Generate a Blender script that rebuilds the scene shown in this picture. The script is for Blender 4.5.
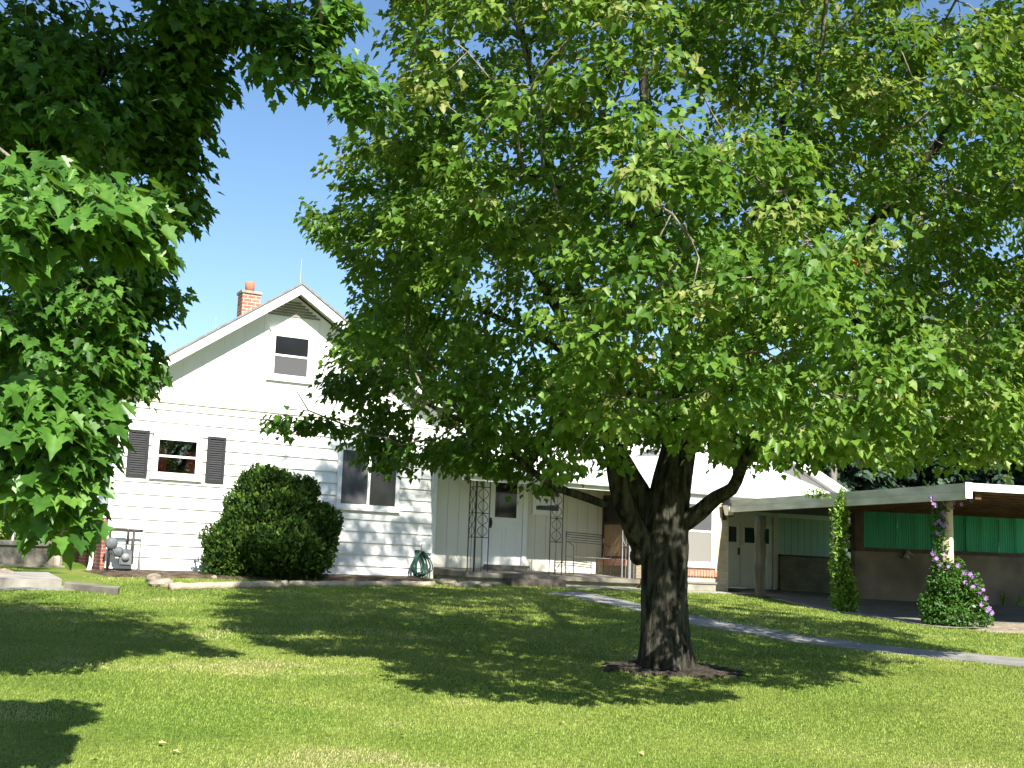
import bpy, math, random
import numpy as np
from mathutils import Vector, Matrix

random.seed(7)
rng = np.random.default_rng(11)
scene = bpy.context.scene
for o in list(bpy.data.objects):
    bpy.data.objects.remove(o)
COL = scene.collection
R = math.radians

# ------------------------------------------------------------------ camera
FPX = 1200.0
PITCH = math.atan(170 / FPX)
ROLL = 0.035
EYE = 1.55
_F = Vector((0, math.cos(PITCH), math.sin(PITCH)))
_U0 = Vector((0, -math.sin(PITCH), math.cos(PITCH)))
_R0 = Vector((1, 0, 0))
_R = math.cos(ROLL) * _R0 + math.sin(ROLL) * _U0
_U = -math.sin(ROLL) * _R0 + math.cos(ROLL) * _U0
CAM = Vector((0, 0, EYE))
cam_data = bpy.data.cameras.new("camera")
cam_data.sensor_width = 36
cam_data.lens = FPX * 36 / 1024
cam_data.clip_start = 0.1
cam_data.clip_end = 3000
cam = bpy.data.objects.new("camera", cam_data)
COL.objects.link(cam)
M = Matrix((_R, _U, -_F)).transposed().to_4x4()
M.translation = CAM
cam.matrix_world = M
scene.camera = cam

# ------------------------------------------------------------------ light
SUN_EL = 41.0
SUN_AZ = 158.0   # clockwise from +Y
sdir = Vector((math.sin(R(SUN_AZ)) * math.cos(R(SUN_EL)), math.cos(R(SUN_AZ)) * math.cos(R(SUN_EL)), math.sin(R(SUN_EL))))
world = bpy.data.worlds.new("World")
scene.world = world
world.use_nodes = True
wn = world.node_tree.nodes
sky = wn.new("ShaderNodeTexSky")
sky.sky_type = 'NISHITA'
sky.sun_disc = False
sky.sun_elevation = R(SUN_EL)
sky.sun_rotation = R(SUN_AZ)
sky.altitude = 0
sky.air_density = 1.0
sky.dust_density = 0.25
sky.ozone_density = 1.6
wn["Background"].inputs[1].default_value = 0.075
clear = wn.new("ShaderNodeHueSaturation")      # very clear summer air
clear.inputs["Saturation"].default_value = 1.12
world.node_tree.links.new(sky.outputs[0], clear.inputs["Color"])
world.node_tree.links.new(clear.outputs[0], wn["Background"].inputs[0])
sl = bpy.data.lights.new("sun", 'SUN')
sl.energy = 4.8
sl.angle = R(0.5)
sl.color = (1.0, 0.95, 0.86)
so = bpy.data.objects.new("sun", sl)
COL.objects.link(so)
so.rotation_euler = (-sdir).to_track_quat('-Z', 'Y').to_euler()
so.location = (10, -10, 30)
scene.view_settings.view_transform = 'Standard'
scene.view_settings.look = 'None'
scene.view_settings.exposure = 1.35
scene.view_settings.gamma = 1.0
scene.view_settings.use_curve_mapping = False
try:
    scene.cycles.max_bounces = 6
    scene.cycles.diffuse_bounces = 4
    scene.cycles.transparent_max_bounces = 8
    scene.cycles.use_denoising = True
    scene.cycles.use_adaptive_sampling = True
    scene.cycles.adaptive_threshold = 0.02
except Exception:
    pass


# ------------------------------------------------------------------ projection helpers
def ray(x, y):
    return _F + _R * ((x - 512) / FPX) + _U * ((384 - y) / FPX)


def at(x, y, Y):
    d = ray(x, y)
    return CAM + d * (Y / d.y)


def gz(X, Y):
    """height of the gently rising lawn"""
    y = Y if Y < 30 else 30 + (Y - 30) * 0.15
    t = min(1, max(0, (Y - 18) / 8))
    return 0.033 * max(y, -20) - 0.012 * max(-14, min(14, X)) - 0.02 * max(0, min(X - 2, 8)) * t


def gpt(x, y, up=0.0):
    """point of the lawn seen at a photo position"""
    d = ray(x, y)
    lo, hi = 2.0, 60.0
    for _ in range(50):
        m = 0.5 * (lo + hi)
        p = CAM + d * m
        if p.z > gz(p.x, p.y) + up:
            lo = m
        else:
            hi = m
    return CAM + d * lo


# ------------------------------------------------------------------ materials
MATS = {}


def principled(name, col, rough=0.6, spec=0.3, metallic=0.0):
    m = bpy.data.materials.new(name)
    m.use_nodes = True
    b = m.node_tree.nodes["Principled BSDF"]
    b.inputs["Base Color"].default_value = (*col, 1)
    b.inputs["Roughness"].default_value = rough
    b.inputs["Specular IOR Level"].default_value = spec
    b.inputs["Metallic"].default_value = metallic
    MATS[name] = m
    return m


def noisy(name, c1, c2, scale=4.0, rough=0.7, bump=0.2, bscale=30.0, detail=6.0, lo=0.35, hi=0.65, stretch=(1, 1, 1), spec=0.25, c3=None, bdist=0.02):
    m = principled(name, c1, rough, spec)
    nt = m.node_tree
    n = nt.nodes
    b = n["Principled BSDF"]
    tc = n.new("ShaderNodeTexCoord")
    mp = n.new("ShaderNodeMapping")
    mp.inputs["Scale"].default_value = stretch
    nt.links.new(tc.outputs["Object"], mp.inputs[0])
    tx = n.new("ShaderNodeTexNoise")
    tx.inputs["Scale"].default_value = scale
    tx.inputs["Detail"].default_value = detail
    nt.links.new(mp.outputs[0], tx.inputs["Vector"])
    rp = n.new("ShaderNodeValToRGB")
    rp.color_ramp.elements[0].position = lo
    rp.color_ramp.elements[0].color = (*c1, 1)
    rp.color_ramp.elements[1].position = hi
    rp.color_ramp.elements[1].color = (*c2, 1)
    if c3:
        e = rp.color_ramp.elements.new((lo + hi) / 2)
        e.color = (*c3, 1)
    nt.links.new(tx.outputs["Fac"], rp.inputs[0])
    nt.links.new(rp.outputs[0], b.inputs["Base Color"])
    if bump:
        t2 = n.new("ShaderNodeTexNoise")
        t2.inputs["Scale"].default_value = bscale
        t2.inputs["Detail"].default_value = 6
        nt.links.new(mp.outputs[0], t2.inputs["Vector"])
        bp = n.new("ShaderNodeBump")
        bp.inputs["Strength"].default_value = bump
        bp.inputs["Distance"].default_value = bdist
        nt.links.new(t2.outputs["Fac"], bp.inputs["Height"])
        nt.links.new(bp.outputs[0], b.inputs["Normal"])
    return m


def brick_mat(name, c1, c2, mortar, plane='xz', w=0.21, h=0.072):
    m = principled(name, c1, 0.85, 0.15)
    nt = m.node_tree
    n = nt.nodes
    b = n["Principled BSDF"]
    tc = n.new("ShaderNodeTexCoord")
    sp = n.new("ShaderNodeSeparateXYZ")
    cb = n.new("ShaderNodeCombineXYZ")
    nt.links.new(tc.outputs["Object"], sp.inputs[0])
    ad = n.new("ShaderNodeMath")
    ad.operation = 'ADD'
    nt.links.new(sp.outputs["X"], ad.inputs[0])
    nt.links.new(sp.outputs["Y"], ad.inputs[1])
    nt.links.new(ad.outputs[0], cb.inputs["X"])
    nt.links.new(sp.outputs["Z"], cb.inputs["Y"])
    bt = n.new("ShaderNodeTexBrick")
    bt.inputs["Scale"].default_value = 1
    bt.inputs["Brick Width"].default_value = w
    bt.inputs["Row Height"].default_value = h
    bt.inputs["Mortar Size"].default_value = 0.007
    bt.inputs["Color1"].default_value = (*c1, 1)
    bt.inputs["Color2"].default_value = (*c2, 1)
    bt.inputs["Mortar"].default_value = (*mortar, 1)
    nt.links.new(cb.outputs[0], bt.inputs["Vector"])
    nz = n.new("ShaderNodeTexNoise")
    nz.inputs["Scale"].default_value = 2.2
    nz.inputs["Detail"].default_value = 8
    nt.links.new(tc.outputs["Object"], nz.inputs["Vector"])
    mx = n.new("ShaderNodeMix")
    mx.data_type = 'RGBA'
    mx.blend_type = 'MULTIPLY'
    rp = n.new("ShaderNodeValToRGB")
    rp.color_ramp.elements[0].position = 0.3
    rp.color_ramp.elements[0].color = (0.72, 0.70, 0.66, 1)
    rp.color_ramp.elements[1].position = 0.6
    rp.color_ramp.elements[1].color = (1, 1, 1, 1)
    nt.links.new(nz.outputs["Fac"], rp.inputs[0])
    mx.inputs["Factor"].default_value = 1
    nt.links.new(bt.outputs["Color"], mx.inputs["A"])
    nt.links.new(rp.outputs[0], mx.inputs["B"])
    nt.links.new(mx.outputs["Result"], b.inputs["Base Color"])
    bp = n.new("ShaderNodeBump")
    bp.inputs["Strength"].default_value = 0.6
    bp.inputs["Distance"].default_value = 0.01
    bp.invert = True
    nt.links.new(bt.outputs["Fac"], bp.inputs["Height"])
    nt.links.new(bp.outputs[0], b.inputs["Normal"])
    return m


def leaf_mat(name, ramp, tcol=(0.22, 0.36, 0.03), trans=0.35, rough=0.42, spec=0.4):
    """leaf: colour picked per leaf from its own random number"""
    m = principled(name, ramp[0][1], rough, spec)
    nt = m.node_tree
    n = nt.nodes
    b = n["Principled BSDF"]
    a = n.new("ShaderNodeAttribute")
    a.attribute_name = "leaf_random"
    rp = n.new("ShaderNodeValToRGB")
    els = rp.color_ramp.elements
    els[0].position, els[0].color = ramp[0][0], (*ramp[0][1], 1)
    els[1].position, els[1].color = ramp[-1][0], (*ramp[-1][1], 1)
    for p, c in ramp[1:-1]:
        e = els.new(p)
        e.color = (*c, 1)
    nt.links.new(a.outputs["Fac"], rp.inputs[0])
    tc = n.new("ShaderNodeTexCoord")
    nz = n.new("ShaderNodeTexNoise")
    nz.inputs["Scale"].default_value = 28
    nz.inputs["Detail"].default_value = 4
    nt.links.new(tc.outputs["Object"], nz.inputs["Vector"])
    vr = n.new("ShaderNodeValToRGB")
    vr.color_ramp.elements[0].position = 0.3
    vr.color_ramp.elements[0].color = (0.72, 0.76, 0.7, 1)
    vr.color_ramp.elements[1].position = 0.7
    vr.color_ramp.elements[1].color = (1.25, 1.2, 1.2, 1)
    nt.links.new(nz.outputs["Fac"], vr.inputs[0])
    mv = n.new("ShaderNodeMix")
    mv.data_type = 'RGBA'
    mv.blend_type = 'MULTIPLY'
    mv.inputs["Factor"].default_value = 1
    nt.links.new(rp.outputs[0], mv.inputs["A"])
    nt.links.new(vr.outputs[0], mv.inputs["B"])
    nt.links.new(mv.outputs["Result"], b.inputs["Base Color"])
    tr = n.new("ShaderNodeBsdfTranslucent")
    mxc = n.new("ShaderNodeMix")
    mxc.data_type = 'RGBA'
    mxc.inputs["Factor"].default_value = 0.6
    nt.links.new(rp.outputs[0], mxc.inputs["A"])
    mxc.inputs["B"].default_value = (*tcol, 1)
    nt.links.new(mxc.outputs["Result"], tr.inputs["Color"])
    mx = n.new("ShaderNodeMixShader")
    mx.inputs[0].default_value = trans
    nt.links.new(b.outputs[0], mx.inputs[1])
    nt.links.new(tr.outputs[0], mx.inputs[2])
    nt.links.new(mx.outputs[0], n["Material Output"].inputs["Surface"])
    return m


def glass_mat(name, tint=(0.7, 0.75, 0.75), clear=0.5, rough=0.02):
    m = bpy.data.materials.new(name)
    m.use_nodes = True
    nt = m.node_tree
    n = nt.nodes
    n.remove(n["Principled BSDF"])
    tr = n.new("ShaderNodeBsdfTransparent")
    tr.inputs[0].default_value = (*tint, 1)
    gl = n.new("ShaderNodeBsdfGlossy")
    gl.inputs["Roughness"].default_value = rough
    lw = n.new("ShaderNodeFresnel")
    lw.inputs[0].default_value = 1.7
    mr = n.new("ShaderNodeMath")
    mr.operation = 'MULTIPLY_ADD'
    mr.inputs[1].default_value = 1.2
    mr.inputs[2].default_value = 1 - clear - 0.4
    nt.links.new(lw.outputs[0], mr.inputs[0])
    mx = n.new("ShaderNodeMixShader")
    nt.links.new(mr.outputs[0], mx.inputs[0])
    nt.links.new(tr.outputs[0], mx.inputs[1])
    nt.links.new(gl.outputs[0], mx.inputs[2])
    nt.links.new(mx.outputs[0], n["Material Output"].inputs["Surface"])
    MATS[name] = m
    return m


noisy("white_paint", (0.78, 0.78, 0.75), (0.84, 0.84, 0.82), 1.6, 0.5, 0.08, 60)
noisy("white_trim", (0.80, 0.80, 0.78), (0.86, 0.86, 0.84), 3, 0.45, 0.05, 60)
noisy("cream_boards", (0.62, 0.60, 0.50), (0.72, 0.70, 0.60), 1.5, 0.55, 0.1, 40, stretch=(1, 1, 0.2))
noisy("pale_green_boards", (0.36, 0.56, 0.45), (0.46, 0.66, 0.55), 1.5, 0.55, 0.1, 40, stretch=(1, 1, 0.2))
noisy("old_trim", (0.46, 0.44, 0.31), (0.68, 0.65, 0.50), 4.0, 0.6, 0.15, 40, stretch=(0.3, 0.3, 1))
noisy("soffit", (0.62, 0.60, 0.52), (0.70, 0.68, 0.60), 3.0, 0.6, 0.1, 40)
noisy("pale_shingle", (0.66, 0.66, 0.66), (0.78, 0.78, 0.77), 9.0, 0.75, 0.3, 60)
noisy("grey_shingle", (0.17, 0.165, 0.165), (0.25, 0.24, 0.235), 14.0, 0.9, 0.4, 60)
noisy("concrete", (0.22, 0.205, 0.175), (0.34, 0.32, 0.28), 3.0, 0.9, 0.3, 50, detail=10)
noisy("old_concrete", (0.11, 0.10, 0.08), (0.25, 0.225, 0.18), 2.2, 0.95, 0.4, 30, detail=10)
noisy("dark_concrete", (0.16, 0.15, 0.13), (0.24, 0.22, 0.19), 2.0, 0.9, 0.3, 40, detail=10)
noisy("block_wall", (0.11, 0.095, 0.07), (0.20, 0.17, 0.125), 1.3, 0.9, 0.3, 30, detail=10)
noisy("path_concrete", (0.17, 0.165, 0.15), (0.27, 0.26, 0.24), 2.0, 0.9, 0.35, 45, detail=10)
brick_mat("buff_brick", (0.60, 0.46, 0.32), (0.72, 0.58, 0.42), (0.62, 0.57, 0.48))
brick_mat("red_brick", (0.22, 0.06, 0.045), (0.30, 0.09, 0.06), (0.34, 0.28, 0.25))
brick_mat("chimney_brick", (0.33, 0.115, 0.075), (0.42, 0.17, 0.115), (0.62, 0.56, 0.50), w=0.2, h=0.085)
brick_mat("tan_brick", (0.26, 0.22, 0.15), (0.33, 0.28, 0.19), (0.25, 0.22, 0.18))
noisy("red_soldier_brick", (0.38, 0.17, 0.12), (0.52, 0.30, 0.22), 14, 0.85, 0.2, 50)
noisy("clay", (0.36, 0.13, 0.08), (0.44, 0.17, 0.11), 5, 0.85, 0.2, 50)
noisy("shaded_vent_paint", (0.20, 0.19, 0.155), (0.28, 0.27, 0.22), 4, 0.7, 0.1, 40)  # louvre colour darkened to hold the shade under the gable peak
principled("black_iron", (0.018, 0.018, 0.02), 0.45, 0.4)
principled("shutter_paint", (0.021, 0.022, 0.025), 0.6, 0.3)
principled("grey_dial", (0.22, 0.23, 0.24), 0.5, 0.4)
principled("dark_room", (0.02, 0.02, 0.022), 0.9, 0.1)
principled("screen_mesh", (0.085, 0.085, 0.09), 0.8, 0.2)
principled("light_screen", (0.22, 0.215, 0.20), 0.8, 0.2)
noisy("red_curtain", (0.62, 0.03, 0.07), (0.78, 0.07, 0.13), 8, 0.9, 0.3, 30, stretch=(5, 1, 0.3))
noisy("brown_panel", (0.30, 0.19, 0.11), (0.38, 0.25, 0.15), 5, 0.6, 0.1, 40, stretch=(4, 1, 0.4))
noisy("dark_wood", (0.042, 0.028, 0.021), (0.075, 0.05, 0.038), 5, 0.6, 0.1, 40)
noisy("post_wood", (0.08, 0.066, 0.05), (0.19, 0.16, 0.12), 5, 0.9, 0.7, 20, stretch=(3, 3, 0.25))
noisy("rafter_wood", (0.06, 0.032, 0.02), (0.14, 0.07, 0.04), 4, 0.8, 0.2, 30)
noisy("pale_wood", (0.48, 0.37, 0.26), (0.62, 0.50, 0.37), 5, 0.85, 0.3, 30, stretch=(3, 3, 0.3))
noisy("log_wood", (0.30, 0.25, 0.19), (0.44, 0.37, 0.29), 6, 0.9, 0.5, 25, stretch=(0.5, 3, 3))
noisy("dark_plank", (0.05, 0.042, 0.035), (0.10, 0.085, 0.07), 6, 0.9, 0.4, 25)
noisy("stone", (0.17, 0.14, 0.105), (0.32, 0.27, 0.21), 5, 0.9, 0.5, 20)
noisy("shaded_meter_grey", (0.09, 0.10, 0.11), (0.14, 0.15, 0.16), 8, 0.5, 0.05, 40)  # meter colour darkened to stand in for shade at the house corner
principled("pipe_dark", (0.05, 0.045, 0.04), 0.6, 0.3)
principled("grey_metal", (0.42, 0.43, 0.44), 0.45, 0.5, 0.3)
principled("hose_green", (0.018, 0.075, 0.055), 0.45, 0.4)
principled("frosted_lamp_glass", (0.75, 0.72, 0.62), 0.4, 0.5)
principled("clematis_purple", (0.30, 0.18, 0.40), 0.6, 0.2)
principled("yellow_petal", (0.8, 0.55, 0.03), 0.6, 0.2)
glass_mat("window_glass", (0.95, 0.96, 0.96), 0.56)
glass_mat("mirror_glass", (0.35, 0.38, 0.38), 0.565)
principled("door_glass", (0.012, 0.012, 0.013), 0.08, 0.35)


def fiberglass():
    m = noisy("green_fiberglass", (0.09, 0.42, 0.27), (0.16, 0.52, 0.37), 1.2, 0.45, 0.05, 20)
    nt = m.node_tree
    n = nt.nodes
    tr = n.new("ShaderNodeBsdfTranslucent")
    tr.inputs[0].default_value = (0.14, 0.85, 0.52, 1)
    mx = n.new("ShaderNodeMixShader")
    mx.inputs[0].default_value = 0.6
    nt.links.new(n["Principled BSDF"].outputs[0], mx.inputs[1])
    nt.links.new(tr.outputs[0], mx.inputs[2])
    nt.links.new(mx.outputs[0], n["Material Output"].inputs["Surface"])
    return m


fiberglass()


def bark(name, c1, c2, sc=1.0):
    m = noisy(name, c1, c2, 5 * sc, 0.95, 0.9, 12 * sc, stretch=(2.2, 2.2, 0.5), lo=0.38, hi=0.66, spec=0.1, bdist=0.04)
    return m


bark("maple_bark", (0.014, 0.013, 0.010), (0.080, 0.076, 0.058), 1.6)
bark("twig_bark", (0.12, 0.105, 0.085), (0.30, 0.27, 0.22))
bark("far_bark", (0.12, 0.105, 0.09), (0.24, 0.21, 0.18))
leaf_mat("maple_leaf", [(0.0, (0.030, 0.080, 0.010)), (0.35, (0.074, 0.162, 0.019)), (0.7, (0.138, 0.245, 0.034)), (0.93, (0.24, 0.305, 0.085)), (0.985, (0.22, 0.18, 0.07)), (1.0, (0.50, 0.10, 0.03))], (0.36, 0.52, 0.04), 0.34, 0.45, 0.35)
leaf_mat("near_maple_leaf", [(0.0, (0.022, 0.065, 0.010)), (0.5, (0.055, 0.145, 0.020)), (1.0, (0.12, 0.24, 0.04))], (0.28, 0.48, 0.04), 0.28, 0.42, 0.35)
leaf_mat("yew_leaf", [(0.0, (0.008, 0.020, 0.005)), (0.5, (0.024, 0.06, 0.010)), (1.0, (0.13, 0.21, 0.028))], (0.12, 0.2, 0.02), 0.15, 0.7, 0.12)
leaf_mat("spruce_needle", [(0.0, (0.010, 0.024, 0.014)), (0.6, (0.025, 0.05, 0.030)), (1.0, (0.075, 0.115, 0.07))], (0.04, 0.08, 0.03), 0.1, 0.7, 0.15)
leaf_mat("hedge_leaf", [(0.0, (0.06, 0.11, 0.012)), (1.0, (0.20, 0.26, 0.03))], (0.3, 0.4, 0.03), 0.35)
leaf_mat("ivy_leaf", [(0.0, (0.05, 0.13, 0.014)), (0.6, (0.15, 0.28, 0.03)), (1.0, (0.30, 0.42, 0.06))], (0.3, 0.45, 0.03), 0.3)
leaf_mat("clematis_leaf", [(0.0, (0.02, 0.065, 0.010)), (0.6, (0.05, 0.13, 0.018)), (1.0, (0.10, 0.21, 0.035))], (0.2, 0.35, 0.03), 0.3)
leaf_mat("grass_blade", [(0.0, (0.135, 0.20, 0.036)), (0.45, (0.235, 0.31, 0.060)), (0.8, (0.335, 0.39, 0.105)), (1.0, (0.44, 0.40, 0.20))], (0.36, 0.40, 0.08), 0.30, 0.6, 0.2)


def lawn_mat():
    m = principled("lawn_ground", (0.1, 0.15, 0.03), 0.95, 0.1)
    nt = m.node_tree
    n = nt.nodes
    b = n["Principled BSDF"]
    tc = n.new("ShaderNodeTexCoord")
    big = n.new("ShaderNodeTexNoise")
    big.inputs["Scale"].default_value = 0.5
    big.inputs["Detail"].default_value = 5
    fine = n.new("ShaderNodeTexNoise")
    fine.inputs["Scale"].default_value = 22
    fine.inputs["Detail"].default_value = 8
    for t in (big, fine):
        nt.links.new(tc.outputs["Object"], t.inputs["Vector"])
    r1 = n.new("ShaderNodeValToRGB")
    r1.color_ramp.elements[0].position = 0.36
    r1.color_ramp.elements[0].color = (0.085, 0.16, 0.02, 1)
    r1.color_ramp.elements[1].position = 0.68
    r1.color_ramp.elements[1].color = (0.20, 0.235, 0.06, 1)
    nt.links.new(big.outputs["Fac"], r1.inputs[0])
    r2 = n.new("ShaderNodeValToRGB")
    r2.color_ramp.elements[0].position = 0.3
    r2.color_ramp.elements[0].color = (0.55, 0.55, 0.5, 1)
    r2.color_ramp.elements[1].position = 0.7
    r2.color_ramp.elements[1].color = (1.25, 1.2, 1.1, 1)
    nt.links.new(fine.outputs["Fac"], r2.inputs[0])
    mx = n.new("ShaderNodeMix")
    mx.data_type = 'RGBA'
    mx.blend_type = 'MULTIPLY'
    mx.inputs["Factor"].default_value = 1
    nt.links.new(r1.outputs[0], mx.inputs["A"])
    nt.links.new(r2.outputs[0], mx.inputs["B"])
    nt.links.new(mx.outputs["Result"], b.inputs["Base Color"])
    bp = n.new("ShaderNodeBump")
    bp.inputs["Strength"].default_value = 0.8
    bp.inputs["Distance"].default_value = 0.03
    nt.links.new(fine.outputs["Fac"], bp.inputs["Height"])
    nt.links.new(bp.outputs[0], b.inputs["Normal"])
    return m


lawn_mat()
noisy("dry_leaf", (0.28, 0.23, 0.10), (0.40, 0.35, 0.18), 30, 0.8, 0.1, 60)
noisy("bed_soil", (0.035, 0.024, 0.016), (0.13, 0.095, 0.06), 6, 0.95, 0.9, 25, bdist=0.05)
noisy("bark_mulch", (0.022, 0.018, 0.013), (0.075, 0.06, 0.042), 9, 0.95, 0.9, 30, bdist=0.05)
noisy("bare_soil", (0.20, 0.17, 0.11), (0.36, 0.30, 0.22), 4, 0.95, 0.8, 30, bdist=0.03)


# ------------------------------------------------------------------ object helpers
def tag(o, label=None, cat=None, group=None, kind=None):
    if label:
        o['label'] = label
    if cat:
        o['category'] = cat
    if group:
        o['group'] = group
    if kind:
        o['kind'] = kind
    return o


def thing(name, label, cat, loc=(0, 0, 0), rz=0.0, group=None):
    o = bpy.data.objects.new(name, None)
    o.empty_display_size = 0.3
    COL.objects.link(o)
    o.location = loc
    o.rotation_euler = (0, 0, rz)
    return tag(o, label, cat, group)


class MB:
    def __init__(s, tf=None):
        s.v, s.f, s.tf = [], [], tf

    def add(s, vs, fs):
        k = len(s.v)
        s.v += [tuple(v) for v in vs]
        s.f += [tuple(i + k for i in f) for f in fs]
        return s

    def box(s, x0, x1, y0, y1, z0, z1):
        return s.add([(x0, y0, z0), (x1, y0, z0), (x1, y1, z0), (x0, y1, z0), (x0, y0, z1), (x1, y0, z1), (x1, y1, z1), (x0, y1, z1)],
                     [(0, 3, 2, 1), (4, 5, 6, 7), (0, 1, 5, 4), (1, 2, 6, 5), (2, 3, 7, 6), (3, 0, 4, 7)])

    def prism_y(s, poly, y0, y1):
        """polygon in x,z (counter clockwise seen from -y) extruded along y"""
        n = len(poly)
        vs = [(a, y0, b) for a, b in poly] + [(a, y1, b) for a, b in poly]
        fs = [tuple(range(n)), tuple(range(2 * n - 1, n - 1, -1))]
        fs += [(i, i + n, (i + 1) % n + n, (i + 1) % n) for i in range(n)]
        return s.add(vs, fs)

    def prism_x(s, poly, x0, x1):
        n = len(poly)
        vs = [(x0, a, b) for a, b in poly] + [(x1, a, b) for a, b in poly]
        fs = [tuple(range(n - 1, -1, -1)), tuple(range(n, 2 * n))]
        fs += [(i, (i + 1) % n, (i + 1) % n + n, i + n) for i in range(n)]
        return s.add(vs, fs)

    def slab(s, a, b, c, d, t):
        """sheet a b c d (corner points) thickened downwards by t"""
        vs = [tuple(p) for p in (a, b, c, d)]
        vs += [(p[0], p[1], p[2] - t) for p in vs[:4]]
        return s.add(vs, [(0, 1, 2, 3), (7, 6, 5, 4), (0, 4, 5, 1), (1, 5, 6, 2), (2, 6, 7, 3), (3, 7, 4, 0)])

    def tube(s, pts, r, n=8, cap=True):
        pts = [Vector(p) for p in pts]
        rs = r if isinstance(r, (list, tuple)) else [r] * len(pts)
        k = len(s.v)
        prev = None
        for i, p in enumerate(pts):
            t = (pts[min(i + 1, len(pts) - 1)] - pts[max(i - 1, 0)]).normalized()
            if prev is None:
                a = Vector((1, 0, 0)) if abs(t.x) < 0.8 else Vector((0, 1, 0))
            else:
                a = prev
            a = (a - t * a.dot(t)).normalized()
            prev = a
            b = t.cross(a)
            for j in range(n):
                q = 2 * math.pi * j / n
                s.v.append(tuple(p + (a * math.cos(q) + b * math.sin(q)) * rs[i]))
        for i in range(len(pts) - 1):
            for j in range(n):
                s.f.append((k + i * n + j, k + i * n + (j + 1) % n, k + (i + 1) * n + (j + 1) % n, k + (i + 1) * n + j))
        if cap:
            s.f.append(tuple(k + j for j in range(n - 1, -1, -1)))
            e = k + (len(pts) - 1) * n
            s.f.append(tuple(e + j for j in range(n)))
        return s

    def lathe(s, cx, cy, prof, n=20):
        k = len(s.v)
        for r, z in prof:
            for j in range(n):
                q = 2 * math.pi * j / n
                s.v.append((cx + r * math.cos(q), cy + r * math.sin(q), z))
        for i in range(len(prof) - 1):
            for j in range(n):
                s.f.append((k + i * n + j, k + i * n + (j + 1) % n, k + (i + 1) * n + (j + 1) % n, k + (i + 1) * n + j))
        s.f.append(tuple(k + j for j in range(n - 1, -1, -1)))
        e = k + (len(prof) - 1) * n
        s.f.append(tuple(e + j for j in range(n)))
        return s

    def frame(s, x0, x1, z0, z1, w, y0, y1):
        """rectangular frame in the x,z plane, butted members"""
        s.box(x0, x1, y0, y1, z0, z0 + w)
        s.box(x0, x1, y0, y1, z1 - w, z1)
        s.box(x0, x0 + w, y0, y1, z0 + w, z1 - w)
        s.box(x1 - w, x1, y0, y1, z0 + w, z1 - w)
        return s

    def build(s, name, mat, parent=None, smooth=False, bevel=0.0):
        me = bpy.data.meshes.new(name)
        vs = [s.tf(v) for v in s.v] if s.tf else s.v
        me.from_pydata(vs, [], s.f)
        if bevel:
            import bmesh
            bm = bmesh.new()
            bm.from_mesh(me)
            bmesh.ops.bevel(bm, geom=bm.edges[:], offset=bevel, segments=2, affect='EDGES', clamp_overlap=True)
            bm.to_mesh(me)
            bm.free()
        me.materials.append(MATS[mat] if isinstance(mat, str) else mat)
        if smooth:
            me.polygons.foreach_set("use_smooth", [True] * len(me.polygons))
        me.update()
        o = bpy.data.objects.new(name, me)
        COL.objects.link(o)
        if parent:
            o.parent = parent
        return o


def mesh_np(name, V, loops, starts, mat, parent=None, rnd=None, smooth=False):
    me = bpy.data.meshes.new(name)
    me.vertices.add(len(V))
    me.vertices.foreach_set("co", np.ascontiguousarray(V, dtype=np.float32).ravel())
    me.loops.add(len(loops))
    me.loops.foreach_set("vertex_index", np.ascontiguousarray(loops, dtype=np.int32))
    me.polygons.add(len(starts))
    me.polygons.foreach_set("loop_start", np.ascontiguousarray(starts, dtype=np.int32))
    if smooth:
        me.polygons.foreach_set("use_smooth", np.ones(len(starts), dtype=bool))
    me.update(calc_edges=True)
    if rnd is not None:
        a = me.attributes.new("leaf_random", 'FLOAT', 'FACE')
        a.data.foreach_set("value", np.ascontiguousarray(rnd, dtype=np.float32))
    me.materials.append(MATS[mat])
    o = bpy.data.objects.new(name, me)
    COL.objects.link(o)
    if parent:
        o.parent = parent
    return o


def unit(a):
    return a / (np.linalg.norm(a, axis=-1, keepdims=True) + 1e-9)


# outline of a five lobed leaf, unit length, right half
LOBE = np.array([(0, 0), (0.33, 0.0), (0.33, 0.2), (0.56, 0.42), (0.31, 0.52), (0.22, 0.76), (0, 1.0)])
RICH = np.array([(0, 0), (0.20, -0.07), (0.37, 0.05), (0.31, 0.20), (0.47, 0.27), (0.58, 0.45), (0.40, 0.46), (0.27, 0.52), (0.29, 0.68), (0.13, 0.79), (0, 1.04)])
OVAL = np.array([(0, 0), (0.22, 0.22), (0.27, 0.48), (0.16, 0.76), (0, 1.0)])
NEEDLE = np.array([(0, 0), (0.10, 0.35), (0, 1.0)])
TUFT = np.array([(0, 0), (0.24, 0.20), (0.12, 0.40), (0.26, 0.62), (0, 1.0)])


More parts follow.
